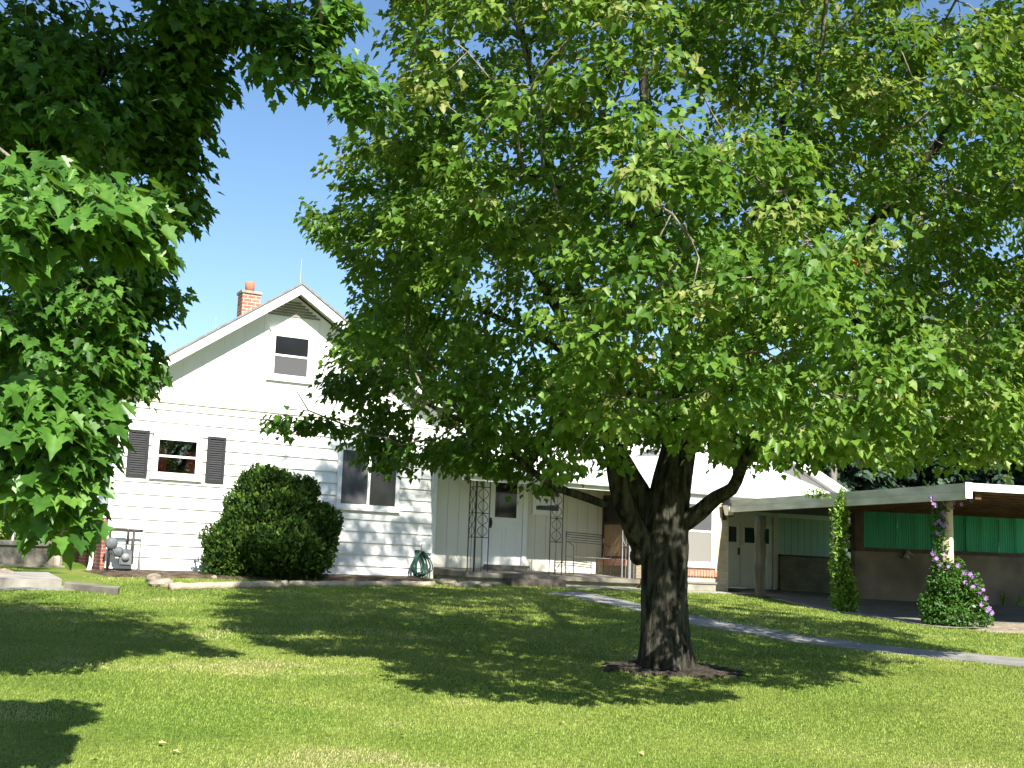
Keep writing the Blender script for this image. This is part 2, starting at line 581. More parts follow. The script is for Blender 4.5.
def leaves(name, P, D, N, S, rnd, mat, parent=None, shape=LOBE, fold=0.25, droop=0.25):
    """P base points, D blade direction, N rough normal, S size; one leaf = two faces folded at the midrib"""
    n = len(P)
    D = unit(D)
    X = unit(np.cross(D, N))
    Z = np.cross(X, D)
    h = len(shape)
    out = [(x, y) for x, y in shape] + [(-x, y) for x, y in shape[1:-1]]
    out = np.array(out)
    fo = fold * rng.uniform(-0.4, 2.4, n)[:, None]
    dr = droop * rng.uniform(-0.3, 2.3, n)[:, None]
    wide = rng.uniform(0.8, 1.2, n)[:, None]
    skew = rng.normal(0, 0.10, n)[:, None]
    zz = fo * np.abs(out[:, 0])[None] - dr * (out[:, 1] ** 2)[None]
    ox = out[None, :, 0] * wide + skew * (out[:, 1] ** 2)[None]
    V = (P[:, None, :] + S[:, None, None] * (X[:, None, :] * ox[:, :, None] + D[:, None, :] * out[None, :, 1, None] + Z[:, None, :] * zz[:, :, None]))
    m = len(out)
    right = list(range(h))
    left = [h - 1] + list(range(m - 1, h - 1, -1)) + [0]
    left = [0, h - 1] + list(range(m - 1, h - 1, -1))
    tri = np.array(right + left)
    loops = (tri[None, :] + (np.arange(n) * m)[:, None]).ravel()
    lens = np.tile([len(right), len(left)], n)
    starts = np.concatenate([[0], np.cumsum(lens)[:-1]])
    return mesh_np(name, V.reshape(-1, 3), loops, starts, mat, parent, np.repeat(rnd, 2))


# ------------------------------------------------------------------ house frame
TH = R(27)
HO = Vector((-8.0914, 24.546, 0.8677))
HM = Matrix.Translation(HO) @ Matrix.Rotation(TH, 4, 'Z')


def sag(v):
    """the old house settles a little towards its far end"""
    return (v[0], v[1], v[2] - 0.012 * v[0])


def HB():
    return MB(sag)


def hw(u, v, z):
    return HM @ Vector((u, v, z - 0.012 * u))


house = thing("farmhouse", "white clapboard farmhouse with brick chimney, front porch and long low wing", "house", HO, TH)

# --- foundation and hidden body
HB().box(0.02, 7.16, 0.03, 9.0, -0.6, 0.13).build("foundation", "concrete", house)
b = HB()
b.box(0.03, 7.15, 0.05, 9.0, 0.13, 3.60)
b.build("body_wall", "white_paint", house)
# --- clapboards on the front of the gable part
b = HB()
ex = 0.255
nb = 14
for i in range(nb):
    z0 = 0.12 + i * ex + (random.uniform(-0.006, 0.006) if i else 0)
    z1 = min(0.12 + (i + 1) * ex + 0.012, 3.60)
    if z1 - z0 < 0.02:
        continue
    b.add([(0.0, -0.036, z0), (7.13, -0.036, z0), (7.13, 0.05, z0), (0, 0.05, z0), (0.0, 0.0, z1), (7.13, 0.0, z1), (7.13, 0.05, z1), (0, 0.05, z1)],
          [(0, 3, 2, 1), (4, 5, 6, 7), (0, 1, 5, 4), (1, 2, 6, 5), (2, 3, 7, 6), (3, 0, 4, 7)])
b.build("clapboard_wall", "white_paint", house)
b = HB()
for i in range(8, nb + 1):          # side wall above the brick
    z0 = 0.12 + 4 * ex + (i - 8) * ex
    z1 = min(z0 + ex, 3.72)
    if z1 - z0 < 0.02:
        continue
    b.add([(-0.022, 0.10, z0), (0.03, 0.10, z0), (0.03, 9.0, z0), (-0.022, 9.0, z0), (0.0, 0.10, z1), (0.03, 0.10, z1), (0.03, 9.0, z1), (0.0, 9.0, z1)],
          [(0, 3, 2, 1), (4, 5, 6, 7), (0, 1, 5, 4), (1, 2, 6, 5), (2, 3, 7, 6), (3, 0, 4, 7)])
b.build("side_clapboard_wall", "white_paint", house)
HB().box(-0.09, 0.028, 0.06, 8.9, -0.5, 1.13).build("brick_wainscot", "red_brick", house)
HB().box(-0.11, 0.0, 0.04, 8.9, 1.131, 1.16).build("brick_cap", "white_trim", house)
HB().box(-0.03, 0.05, -0.045, 0.055, 1.16, 3.62).build("corner_trim", "white_trim", house)
HB().box(7.131, 7.22, -0.045, 0.05, 0.12, 3.9).build("corner_trim", "white_trim", house)

# --- gable, smooth boards with narrow grooves
AX, AZ, SL, SR = 3.6, 6.45, 0.70, 0.645


def roof_z(u):
    return AZ - SL * (AX - u) if u < AX else AZ - SR * (u - AX)


b = HB()
edges = [0.0] + [0.42 * i for i in range(1, 17)] + [7.15]
for i in range(len(edges) - 1):
    a, c = edges[i] + 0.006, edges[i + 1] - 0.006
    if a < AX < c:
        poly = [(a, 3.60), (c, 3.60), (c, roof_z(c) - 0.2), (AX, AZ - 0.2), (a, roof_z(a) - 0.2)]
    else:
        poly = [(a, 3.60), (c, 3.60), (c, roof_z(c) - 0.2), (a, roof_z(a) - 0.2)]
    b.prism_y(poly, -0.006, 0.06)
b.prism_y([(0.01, 3.60), (7.14, 3.60), (7.14, roof_z(7.14) - 0.21), (AX, AZ - 0.21), (0.01, roof_z(0.01) - 0.21)], 0.006, 0.3)
b.build("gable_wall", "white_paint", house)
HB().box(-0.01, 7.16, -0.04, 0.0, 3.585, 3.63).build("trim_board", "old_trim", house)
# louvred vent in the gable peak
b = HB()
for i in range(6):
    z = 6.10 - 0.06 * i
    hwid = (6.20 - z) / 0.68
    b.box(AX - hwid, AX + hwid, -0.03, -0.008, z - 0.042, z)
b.build("gable_vent", "shaded_vent_paint", house)

# --- roof
OV = 0.45
b = HB()
t = 0.07
for (u0, u1) in ((-0.45, AX), (AX, 7.65)):
    for k in range(2):
        pass
    b.slab((u0, -OV - 0.03, roof_z(u0) + 0.02), (u1, -OV - 0.03, roof_z(u1) + 0.02), (u1, 9.3, roof_z(u1) + 0.02), (u0, 9.3, roof_z(u0) + 0.02), 0.05)
roof = b.build("roof", "grey_shingle", house)
b = HB()
for (u0, u1) in ((-0.45, AX), (AX, 7.65)):      # white rake boards
    z0, z1 = roof_z(u0), roof_z(u1)
    b.prism_y([(u0, z0 - 0.25), (u1, z1 - 0.25), (u1, z1 - 0.034), (u0, z0 - 0.034)], -OV, -OV + 0.03)
b.build("rake_board", "white_trim", house)
b = HB()
for (u0, u1) in ((-0.44, AX), (AX, 7.64)):      # boarded overhang
    z0, z1 = roof_z(u0) - 0.05, roof_z(u1) - 0.05
    b.slab((u0, -OV + 0.031, z0 - 0.05), (u1, -OV + 0.031, z1 - 0.05), (u1, 0.06, z1 - 0.05), (u0, 0.06, z0 - 0.05), 0.03)
b.build("soffit", "soffit", house)
b = HB()
b.prism_y([(-0.45, roof_z(-0.45) - 0.2), (-0.40, roof_z(-0.4) - 0.2), (-0.40, roof_z(-0.4) - 0.035), (-0.45, roof_z(-0.45) - 0.035)], -OV + 0.031, 9.2)
b.build("eave_board", "white_trim", house)
ch = HB().box(3.17, 3.62, 3.0, 3.45, 5.6, 6.80).build("chimney", "chimney_brick", roof)
HB().box(3.14, 3.65, 2.97, 3.48, 6.801, 6.87).build("chimney_cap", "concrete", roof)
HB().lathe(3.39, 3.22, [(0.11, 6.87), (0.115, 7.0), (0.125, 7.12), (0.10, 7.12), (0.10, 6.95)], 16).build("flue", "clay", roof, True)
HB().tube([(3.6, -0.3, 6.4), (3.6, -0.3, 7.02)], [0.011, 0.006], 6).build("lightning_rod", "grey_metal", roof)
HB().tube([(2.45, 2.5, 5.6), (2.45, 2.5, 6.02)], [0.011, 0.006], 6).build("lightning_rod", "grey_metal", roof)


# --- windows
def window(u0, u1, z0, z1, v=0.0, low='screen_mesh', up='door_glass', split=0.5, trim=0.10, curtains=False, name="window"):
    """sash window set proud of the wall; u0..u1, z0..z1 is the glass opening"""
    f = HB().frame(u0 - trim, u1 + trim, z0 - trim, z1 + trim, trim - 0.012, v - 0.055, v + 0.05).build("window", "white_trim", house)
    HB().box(u0 - trim - 0.04, u1 + trim + 0.04, v - 0.072, v - 0.001, z0 - trim - 0.03, z0 - trim - 0.002).build("sill", "white_trim", f)
    HB().box(u0 - trim - 0.03, u1 + trim + 0.03, v - 0.075, v - 0.001, z1 + trim + 0.002, z1 + trim + 0.032).build("head_trim", "white_trim", f)
    zm = z0 + (z1 - z0) * split
    HB().box(u0 - 0.01, u1 + 0.01, v - 0.05, v - 0.02, zm - 0.022, zm + 0.022).frame(u0 - 0.012, u1 + 0.012, z0 - 0.012, z1 + 0.012, 0.03, v - 0.045, v - 0.022).build("sash", "white_trim", f)
    HB().box(u0 - 0.02, u1 + 0.02, v - 0.0305 + 0.0125, v - 0.008, z0 - 0.02, z1 + 0.02).build("dark_room", "dark_room", f)
    if curtains:
        for a, c, za, zb in ((u0 + 0.02, u0 + 0.20, z0 + 0.02, zm + 0.16), (u1 - 0.21, u1 - 0.02, z0 + 0.02, zm + 0.14)):
            q = HB()
            k = 9
            for i in range(k):
                x0 = a + (c - a) * i / k
                x1 = a + (c - a) * (i + 1) / k
                q.box(x0, x1 - 0.004, v - 0.026 + 0.003 * (i % 2), v - 0.0185, za + 0.02 * math.sin(i), zb - 0.02 * (i % 3))
            q.build("curtain", "red_curtain", f)
    HB().box(u0, u1, v - 0.034, v - 0.030, zm + 0.022, z1).build("pane", up, f)
    HB().box(u0, u1, v - 0.040, v - 0.036, z0, zm - 0.022).build("pane", low, f)
    return f


w = window(3.19, 3.97, 4.43, 5.31)
w['label'] = 'small dark sash window high in the gable'
w = window(0.86, 1.67, 2.11, 2.82, v=-0.03, low='window_glass', up='window_glass', curtains=True)
w['label'] = 'sash window with red curtains between dark shutters'
# picture window with a sliding sash
w = HB().frame(4.79, 6.27, 1.63, 3.01, 0.095, -0.085, 0.05).build("window", "white_trim", house)
w['label'] = 'wide two light window reflecting the trees'
HB().box(4.74, 6.32, -0.10, -0.001, 1.59, 1.625).build("sill", "white_trim", w)
HB().box(5.50, 5.56, -0.08, -0.05, 1.725, 2.915).build("mullion", "white_trim", w)
HB().box(4.885, 5.50, -0.064, -0.058, 1.725, 2.915).build("pane", "screen_mesh", w)
HB().box(5.56, 6.175, -0.070, -0.064, 1.725, 2.915).build("pane", "door_glass", w)
HB().box(4.88, 6.18, -0.048, -0.040, 1.72, 2.92).build("dark_room", "dark_room", w)


def shutter(u0, u1, z0, z1):
    s = HB().frame(u0, u1, z0, z1, 0.055, -0.065, -0.024)
    n = 18
    for i in range(n):
        z = z0 + 0.06 + (z1 - z0 - 0.12) * i / n
        h = (z1 - z0 - 0.12) / n
        s.add([(u0 + 0.055, -0.058, z), (u1 - 0.055, -0.058, z), (u1 - 0.055, -0.032, z + h), (u0 + 0.055, -0.032, z + h),
               (u0 + 0.055, -0.050, z), (u1 - 0.055, -0.050, z), (u1 - 0.055, -0.026, z + h), (u0 + 0.055, -0.026, z + h)],
              [(0, 1, 2, 3), (7, 6, 5, 4), (0, 4, 5, 1), (3, 2, 6, 7), (1, 5, 6, 2), (0, 3, 7, 4)])
    return s.build("shutter", "shutter_paint", house)


shutter(0.26, 0.68, 1.99, 2.96)
shutter(1.88, 2.27, 1.98, 2.955)

# --- downspout at the left corner
HB().tube([(-0.42, 0.6, 3.5), (-0.16, 0.85, 3.2), (-0.15, 0.85, 0.2), (-0.22, 0.6, 0.02)], 0.045, 8).build("downspout", "white_trim", house)

# --- porch back wall: vertical boards
b = HB()
x = 7.225
while x < 11.75:
    if not (8.42 < x + 0.14 < 9.62):
        z0 = 0.40
        b.box(x + 0.005, min(x + 0.285, 11.75), -0.012, 0.04, z0, 2.95)
    x += 0.29
b.box(7.22, 11.75, 0.002, 0.3, 0.1, 3.0)
b.build("board_wall", "cream_boards", house)
# door
dr = HB().box(8.56, 9.46, -0.045, 0.0, 0.555, 2.60).build("door", "white_paint", house)
dr['label'] = 'white half glazed front door'
HB().frame(8.44, 9.585, 0.46, 2.72, 0.115, -0.07, 0.03).build("door_frame", "white_trim", dr)
HB().box(8.72, 9.29, -0.058, -0.046, 1.64, 2.52).build("pane", "door_glass", dr)
HB().frame(8.66, 9.35, 1.58, 2.58, 0.06, -0.056, -0.046).build("glass_trim", "white_trim", dr)
q = HB()
for a in (8.66, 9.03):
    q.frame(a, a + 0.31, 0.72, 1.42, 0.035, -0.056, -0.046)
q.build("door_panel", "white_trim", dr)
q = HB().box(8.595, 8.635, -0.075, -0.046, 1.38, 1.62)
q.tube([(8.615, -0.075, 1.42), (8.615, -0.12, 1.45), (8.615, -0.12, 1.55), (8.615, -0.075, 1.58)], 0.014, 6)
q.build("handle", "black_iron", dr)
w = window(9.80, 10.46, 1.86, 2.48, v=-0.012, low='mirror_glass', up='mirror_glass', trim=0.07)
w['label'] = 'small window beside the front door'

# --- brick room right of the porch
b = HB()
b.box(11.75, 14.22, -1.8, 1.0, 0.0, 2.5)
b.build("brick_wall", "buff_brick", house)
HB().box(11.68, 13.78, -1.90, -1.801, -0.35, 0.30).build("concrete_base", "concrete", house)
HB().box(11.65, 13.80, -1.93, -1.801, 0.301, 0.35).build("ledge", "dark_concrete", house)
HB().box(11.60, 11.749, -1.75, -0.02, 0.36, 0.80).build("side_sill_wall", "tan_brick", house)
# window in the brick front
w = window(12.32, 13.70, 0.80, 2.20, v=-1.80, low='light_screen', up='screen_mesh', split=0.53, trim=0.09)
w['label'] = 'tall sash window in the buff brick wall'
q = HB()
for i in range(20):
    x = 12.20 + i * 0.083
    q.box(x, x + 0.07, -1.86, -1.801, 0.48, 0.63)
q.build("brick_sill", "red_soldier_brick", house)
# side window looking on to the porch
sw = HB()
sw.box(11.70, 11.749, -1.36, -1.30, 0.80, 2.34).box(11.70, 11.749, -0.10, -0.04, 0.80, 2.34)
sw.box(11.70, 11.749, -1.30, -0.10, 2.28, 2.34).box(11.66, 11.749, -1.30, -0.10, 0.80, 0.86)
sw.box(11.70, 11.749, -1.30, -0.10, 1.62, 1.68)
sw = sw.build("window", "dark_wood", house)
sw['label'] = 'brown framed side window facing along the porch'
HB().box(11.728, 11.748, -1.30, -0.10, 1.68, 2.28).build("pane", "door_glass", sw)
HB().box(11.720, 11.748, -1.30, -0.10, 0.86, 1.62).build("lower_panel", "brown_panel", sw)
q = HB()
for i in range(13):
    y = -1.36 + i * 0.1
    q.box(11.63, 11.72, y, y + 0.085, 0.801, 0.86) if False else q.box(11.57, 11.599, y, y + 0.085, 0.64, 0.80)
q.build("brick_sill", "red_soldier_brick", house)

# --- low wing roof
RS = 0.33
EV = -1.88


def wing_z(v):
    return 2.5 + RS * (v - EV)


b = HB()
n = 16
for i in range(n):       # overlapping shingle courses
    v0 = EV - 0.05 + (3.05 - EV) * i / n
    v1 = EV - 0.05 + (3.05 - EV) * (i + 1) / n + 0.03
    b.slab((7.0 if v0 < -0.5 else 7.2, v0, wing_z(v0) + 0.032), (18.1, v0, wing_z(v0) + 0.032), (18.1, v1, wing_z(v1) + 0.018), (7.0 if v0 < -0.5 else 7.2, v1, wing_z(v1) + 0.018), 0.018)
b.slab((7.2, 3.0, wing_z(3)), (18.1, 3.0, wing_z(3)), (18.1, 8.0, wing_z(3) - 1.6), (7.2, 8.0, wing_z(3) - 1.6), 0.05)
b.build("wing_roof", "pale_shingle", house)
HB().slab((7.0, EV + 0.02, wing_z(EV)), (18.08, EV + 0.02, wing_z(EV)), (18.08, 0.0, wing_z(0)), (7.0, 0.0, wing_z(0)), 0.04).build("porch_ceiling", "soffit", house)
HB().box(7.0, 18.1, EV - 0.01, EV + 0.018, 2.33, 2.515).build("eave_fascia", "soffit", house)
q = HB()
q.tube([(7.0, EV - 0.07, 2.47), (18.05, EV - 0.07, 2.45)], 0.055, 10)
q.build("gutter", "white_trim", house)
HB().box(7.22, 18.0, 0.01, 3.0, 2.55, 2.6).build("attic_floor", "soffit", house)

# --- garage part: second gable with double doors under it
GA, GAZ, GS = 16.2, 5.05, 0.455


def g2(u):
    return GAZ - GS * abs(u - GA)


HB().prism_y([(14.3, -0.2), (20.3, -0.2), (20.3, g2(20.3) - 0.12), (GA, GAZ - 0.12), (14.3, g2(14.3) - 0.12)], 1.45, 1.75).build("garage_wall", "white_paint", house)
HB().prism_y([(15.0, 2.2), (20.3, 2.2), (20.3, g2(20.3) - 0.15), (GA, GAZ - 0.15), (15.0, g2(15.0) - 0.15)], 1.38, 1.445).build("garage_gable", "white_paint", house)
b = HB()
for (u0, u1) in ((11.6, GA), (GA, 20.75)):
    b.slab((u0, 0.97, g2(u0) + 0.05), (u1, 0.97, g2(u1) + 0.05), (u1, 9, g2(u1) + 0.05), (u0, 9, g2(u0) + 0.05), 0.05)
b.build("garage_roof", "pale_shingle", house)
b = HB()
for (u0, u1) in ((12.8, GA), (GA, 20.74)):
    b.prism_y([(u0, g2(u0) - 0.22), (u1, g2(u1) - 0.22), (u1, g2(u1) - 0.004), (u0, g2(u0) - 0.004)], 0.99, 1.02)
b.build("rake_board", "white_trim", house)
b = HB()
for (u0, u1) in ((13.0, GA), (GA, 20.72)):
    b.slab((u0, 1.021, g2(u0) - 0.10), (u1, 1.021, g2(u1) - 0.10), (u1, 1.5, g2(u1) - 0.10), (u0, 1.5, g2(u0) - 0.10), 0.03)
b.build("soffit", "white_trim", house)
for k, (a, c, wx0, wx1) in enumerate(((15.90, 17.04, 15.98, 16.96), (17.06, 18.18, 17.14, 18.10))):
    d = HB().box(a, c, 1.385, 1.444, 0.26, 1.98).build("garage_door", "white_paint", house)
    HB().frame(wx0, wx1, 1.38 if False else 1.38, 1.90, 0.05, 1.36, 1.384).build("glass_trim", "white_trim", d)
    HB().box(wx0 + 0.05, wx1 - 0.05, 1.37, 1.383, 1.43, 1.85).build("pane", "door_glass", d)
    q = HB()
    for zz in (0.34, 0.84):
        q.frame(a + 0.06, c - 0.06, zz, zz + 0.42, 0.03, 1.374, 1.384)
    q.build("door_panel", "white_trim", d)
    if k == 0:
        HB().box(16.97, 17.01, 1.34, 1.384, 1.08, 1.28).build("handle", "black_iron", d)
HB().box(18.20, 18.38, 1.36, 1.444, 0.2, 2.3).build("door_jamb", "cream_boards", house)
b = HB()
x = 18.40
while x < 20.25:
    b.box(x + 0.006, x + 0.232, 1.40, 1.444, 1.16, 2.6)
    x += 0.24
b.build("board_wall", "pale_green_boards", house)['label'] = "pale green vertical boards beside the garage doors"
HB().box(18.40, 20.45, 1.30, 1.444, 0.1, 1.12).build("half_wall", "tan_brick", house)
HB().box(18.40, 20.45, 1.26, 1.444, 1.121, 1.158).build("half_wall_cap", "dark_wood", house)


# --- wrought iron porch posts
def iron_panel(b, x0, y0, x1, y1, z0, z1):
    n = 4
    d = Vector((x1 - x0, y1 - y0, 0))
    L = d.length
    e = d.normalized()

    def P(s, z):
        return (x0 + e.x * s, y0 + e.y * s, z)
    for s in (0, L):
        b.tube([P(s, z0), P(s, z1)], 0.013, 4)
    b.tube([P(L * 0.5, z0), P(L * 0.5, z1)], 0.006, 4)
    for z in (z0 + 0.75, z0 + 1.28, z1 - 0.15):
        b.tube([P(0, z), P(L, z)], 0.009, 4)
    for (za, zb) in ((z0 + 0.75, z0 + 1.28), (z0 + 1.28, z1 - 0.15)):
        for ph in (0, 1):
            pts = []
            for i in range(13):
                t = i / 12
                s = L * (0.5 + (0.42 if ph else -0.42) * math.sin(2 * math.pi * t) * math.sin(math.pi * t) ** 0.3)
                pts.append(P(s, za + (zb - za) * t))
            b.tube(pts, 0.008, 4)


b = HB()
iron_panel(b, 7.42, -1.40, 7.42, -1.72, 0.36, 2.36)
iron_panel(b, 7.44, -1.72, 7.76, -1.72, 0.36, 2.36)
p = b.build("porch_post", "black_iron", house)
p['label'] = 'double corner post of scrolled black iron'
b = HB()
iron_panel(b, 9.30, -1.72, 9.62, -1.72, 0.35, 2.36)
b.build("porch_post", "black_iron", house)
b = HB()
iron_panel(b, 11.44, -1.40, 11.44, -1.70, 0.35, 2.36)
iron_panel(b, 11.46, -1.72, 11.66, -1.72, 0.35, 2.36)
p = b.build("porch_post", "grey_metal", house)
p['label'] = 'silvery iron post at the brick corner'

# ------------------------------------------------------------------ porch slab and steps
po = thing("concrete_porch", "low concrete porch slab in front of the white front door", "porch", HO, TH)
b = HB()
b.add([(7.20, -1.86, 0.345), (11.66, -1.86, 0.345), (11.66, -0.001, 0.42), (7.20, -0.001, 0.42),
       (7.20, -1.86, 0.235), (11.66, -1.86, 0.235), (11.66, -0.001, 0.235), (7.20, -0.001, 0.235)],
      [(0, 1, 2, 3), (7, 6, 5, 4), (0, 4, 5, 1), (1, 5, 6, 2), (2, 6, 7, 3), (3, 7, 4, 0)])
b.build("slab", "old_concrete", po, bevel=0.015)
HB().box(7.28, 11.60, -1.76, -0.05, -0.5, 0.234).build("footing", "concrete", po)
t = HB().box(8.46, 9.52, -0.42, -0.072, 0.40, 0.53)
o = t.build("door_step", "old_concrete", None, bevel=0.012)
o.matrix_world = HM
tag(o, "low concrete door step under the white front door", "step")


def on_ground(u, v):
    p = HM @ Vector((u, v, 0))
    p.z = gz(p.x, p.y)
    return p


o = MB().box(-0.66, 0.66, -0.16, 0.16, -0.2, 0.16).build("plank_step", "dark_plank", None, bevel=0.015)
o.location = on_ground(8.75, -2.15)
o.rotation_euler = (0, 0, TH - 0.05)
tag(o, "dark weathered plank step in front of the porch slab", "step")

# ------------------------------------------------------------------ carport
CO = Vector((7.745, 20.326, 0.0))
CTH = math.atan2(0.263, 0.965)
CM = Matrix.Translation(CO) @ Matrix.Rotation(CTH, 4, 'Z')
cp = thing("carport", "flat roofed carport with green corrugated panels along its back wall", "carport", CO, CTH)


def cgz(a, b_):
    p = CM @ Vector((a, b_, 0))
    return gz(p.x, p.y)


ZT = 3.0
MB().slab((0.02, 0.02, ZT), (9, 0.02, ZT), (9, 9.4, ZT + 0.02), (0.02, 9.4, ZT + 0.02), 0.06).slab((2.2, 9.401, ZT), (9, 9.401, ZT), (9, 14.0, ZT + 0.02), (2.2, 14.0, ZT + 0.02), 0.06).build("roof", "grey_shingle", cp)  # rear piece added out of view to keep sun off the garage boards
q = MB()
q.box(0, 0.03, 0.03, 9.3, ZT - 0.13, ZT + 0.01)
q.box(-0.012, 0.03, 0.03, 9.3, ZT - 0.27, ZT - 0.134)
q.build("side_fascia", "old_trim", cp)
q = MB().box(0.0, 9, -0.012, 0.02, ZT - 0.12, ZT + 0.012)
q.build("front_fascia", "white_trim", cp)
MB().box(-0.03, 0.10, -0.03, -0.0125, ZT - 0.25, ZT + 0.02).build("fascia_end", "white_trim", cp)
q = MB()
for i in range(12):
    y = 0.5 + i * 0.75
    q.box(0.035, 9, y, y + 0.05, ZT - 0.10, ZT - 0.062)
q.box(0.035, 9, 0.04, 0.09, ZT - 0.14, ZT - 0.062)
q.box(0.25, 0.37, 0.1, 9.0, ZT - 0.25, ZT - 0.102)
q.build("rafters", "rafter_wood", cp)
MB().slab((0.04, 0.1, ZT - 0.061), (8.9, 0.1, ZT - 0.061), (8.9, 9.3, ZT - 0.045), (0.04, 9.3, ZT - 0.045), 0.02).build("roof_deck", "rafter_wood", cp)


def side_post(px, py, inset=0.12):
    """foot of a post standing under the left roof edge, seen at photo column px"""
    d = ray(px, py)
    inv = CM.inverted()
    a = inv @ CAM
    dd = inv.to_3x3() @ d
    t = (inset - a.x) / dd.x
    return a + dd * t


p1 = side_post(760, 560, 0.15)
p2 = side_post(837, 550, -0.06)
p3 = side_post(947, 550, 0.30)
q = MB()
pts, rs = [], []
for i in range(12):
    z = cgz(p1.x, p1.y) - 0.1 + (ZT - 0.37 - cgz(p1.x, p1.y) + 0.1) * i / 11
    pts.append((p1.x + 0.012 * math.sin(i * 1.3), p1.y, z))
    rs.append(0.125 + 0.012 * math.sin(i * 2.1))
q.tube(pts, rs, 10)
o = q.build("post", "post_wood", cp, True)
o['label'] = 'rough grey log post nearest the garage doors'
MB().box(p2.x - 0.035, p2.x + 0.035, p2.y - 0.035, p2.y + 0.035, cgz(p2.x, p2.y) - 0.1, ZT - 0.23).build("post", "white_paint", cp)['label'] = 'slim white post wrapped in ivy'
pts = [(p3.x, p3.y, cgz(p3.x, p3.y) - 0.1 + (ZT - 0.24 - cgz(p3.x, p3.y) + 0.1) * i / 8) for i in range(9)]
MB().tube(pts, [0.115, 0.11, 0.118, 0.112, 0.115, 0.11, 0.112, 0.108, 0.11], 10).build("post", "pale_wood", cp, True)['label'] = 'pale peeled log post carrying the clematis'
BV = 8.75
zb = 0.84
q = MB()
q.box(3.2, 10.5, BV, BV + 0.2, zb - 0.3, zb + 1.08)
q.build("block_wall", "block_wall", cp)
MB().box(3.2, 10.5, BV - 0.05, BV + 0.2, zb + 1.081, zb + 1.17).build("rail", "dark_wood", cp)
x = 3.45
k = 0
while x < 10.3:                      # corrugated translucent sheets
    q = MB()
    wdt = 0.485
    n = 40
    vs, fs = [], []
    for i in range(n + 1):
        xx = x + wdt * i / n
        yy = BV + 0.06 + 0.012 * math.sin(i / n * math.pi * 2 * 7) + (0.02 if k % 2 else 0)
        vs += [(xx, yy, zb + 1.15), (xx, yy, ZT - 0.07)]
    for i in range(n):
        fs.append((2 * i, 2 * i + 2, 2 * i + 3, 2 * i + 1))
    q.add(vs, fs)
    q.build("corrugated_panel", "green_fiberglass", cp)
    MB().box(x + wdt - (0.02, 0.015, 0.05)[k % 3], x + wdt + (0.03, 0.02, 0.06)[k % 3], BV + 0.10, BV + 0.19, zb + 1.171, ZT - 0.08).build("stud", "dark_wood", cp)
    x += 0.49
    k += 1
MB().box(3.2, 3.44, BV - 0.02, BV + 0.2, zb + 1.171, ZT - 0.1).build("corner_stud", "dark_wood", cp)
MB().tube([(4.55, BV - 0.1, zb + 0.95), (4.6, BV - 0.12, zb + 1.09), (4.72, BV - 0.12, zb + 1.02)], [0.09, 0.06, 0.03], 8).build("bracket_cloth", "light_screen", cp)

# ------------------------------------------------------------------ ground
def lawn():
    xs = np.concatenate([np.linspace(-400, -20, 14)[:-1], np.linspace(-20, 24, 89), np.linspace(24, 400, 14)[1:]])
    ys = np.concatenate([np.linspace(-60, 4, 8)[:-1], np.linspace(4, 44, 81), np.linspace(44, 900, 20)[1:]])
    nx, ny = len(xs), len(ys)
    V = np.array([(x, y, gz(x, y)) for y in ys for x in xs])
    f = []
    for j in range(ny - 1):
        for i in range(nx - 1):
            f += [j * nx + i, j * nx + i + 1, (j + 1) * nx + i + 1, (j + 1) * nx + i]
    o = mesh_np("lawn", V, f, np.arange(0, len(f), 4), "lawn_ground", smooth=True)
    tag(o, kind="structure")


lawn()


def strip(name, left, right, mat, up=0.012, n=24, wob=0.0, thick=0.06):
    """paved strip between two edge polylines (world xy), following the lawn"""
    def lerp(pl, t):
        s = t * (len(pl) - 1)
        i = min(int(s), len(pl) - 2)
        return pl[i] + (pl[i + 1] - pl[i]) * (s - i)
    q = MB()
    vs, fs = [], []
    for i in range(n + 1):
        t = i / n
        a, c = lerp(left, t), lerp(right, t)
        for w_ in (0, 0.5, 1):
            p = a + (c - a) * w_
            j = (random.random() - 0.5) * wob if w_ != 0.5 else 0
            vs.append((p.x + j, p.y + j * 0.5, gz(p.x, p.y) + up))
    m = len(vs)
    vs += [(x, y, z - thick) for x, y, z in vs]
    for i in range(n):
        k = i * 3
        fs += [(k, k + 1, k + 4, k + 3), (k + 1, k + 2, k + 5, k + 4)]
        fs += [(k, k + 3, k + 3 + m, k + m), (k + 2, k + 2 + m, k + 5 + m, k + 5)]
    q.add(vs, fs)
    o = q.build(name, mat)
    return tag(o, kind="structure")


# front path from the porch to the right
ru = [gpt(*p) for p in ((582, 592), (640, 604), (700, 617.5), (800, 635.5), (900, 648), (1024, 659), (1150, 671))]
lu = [gpt(*p) for p in ((542, 592), (620, 607), (700, 626), (800, 643.5), (900, 655), (1024, 667.5), (1150, 680))]
strip("front_path", lu, ru, "path_concrete", wob=0.08, n=40)
# narrow walk in front of the brick room and the carport
a = [on_ground(9.4, -2.75), on_ground(14.4, -2.75), CM @ Vector((-0.25, 4.2, 0)), CM @ Vector((-0.25, 0.4, 0))]
c = [on_ground(9.4, -2.15), on_ground(14.4, -2.3), CM @ Vector((0.35, 4.2, 0)), CM @ Vector((0.35, 0.4, 0))]
strip("carport_apron", a, c, "concrete", up=0.02, wob=0.04)
q = MB()
vs = []
for j in range(15):
    for i in range(12):
        a_, b_ = 0.3 + i * 0.9, 0.4 + j * 0.85
        p = CM @ Vector((a_, b_, 0))
        vs.append((p.x, p.y, max(gz(p.x, p.y), 0.0) + 0.028))
fs = [(j * 12 + i, j * 12 + i + 1, (j + 1) * 12 + i + 1, (j + 1) * 12 + i) for j in range(14) for i in range(11)]
q.add(vs, fs)
tag(q.build("carport_floor", "dark_concrete"), kind="structure")


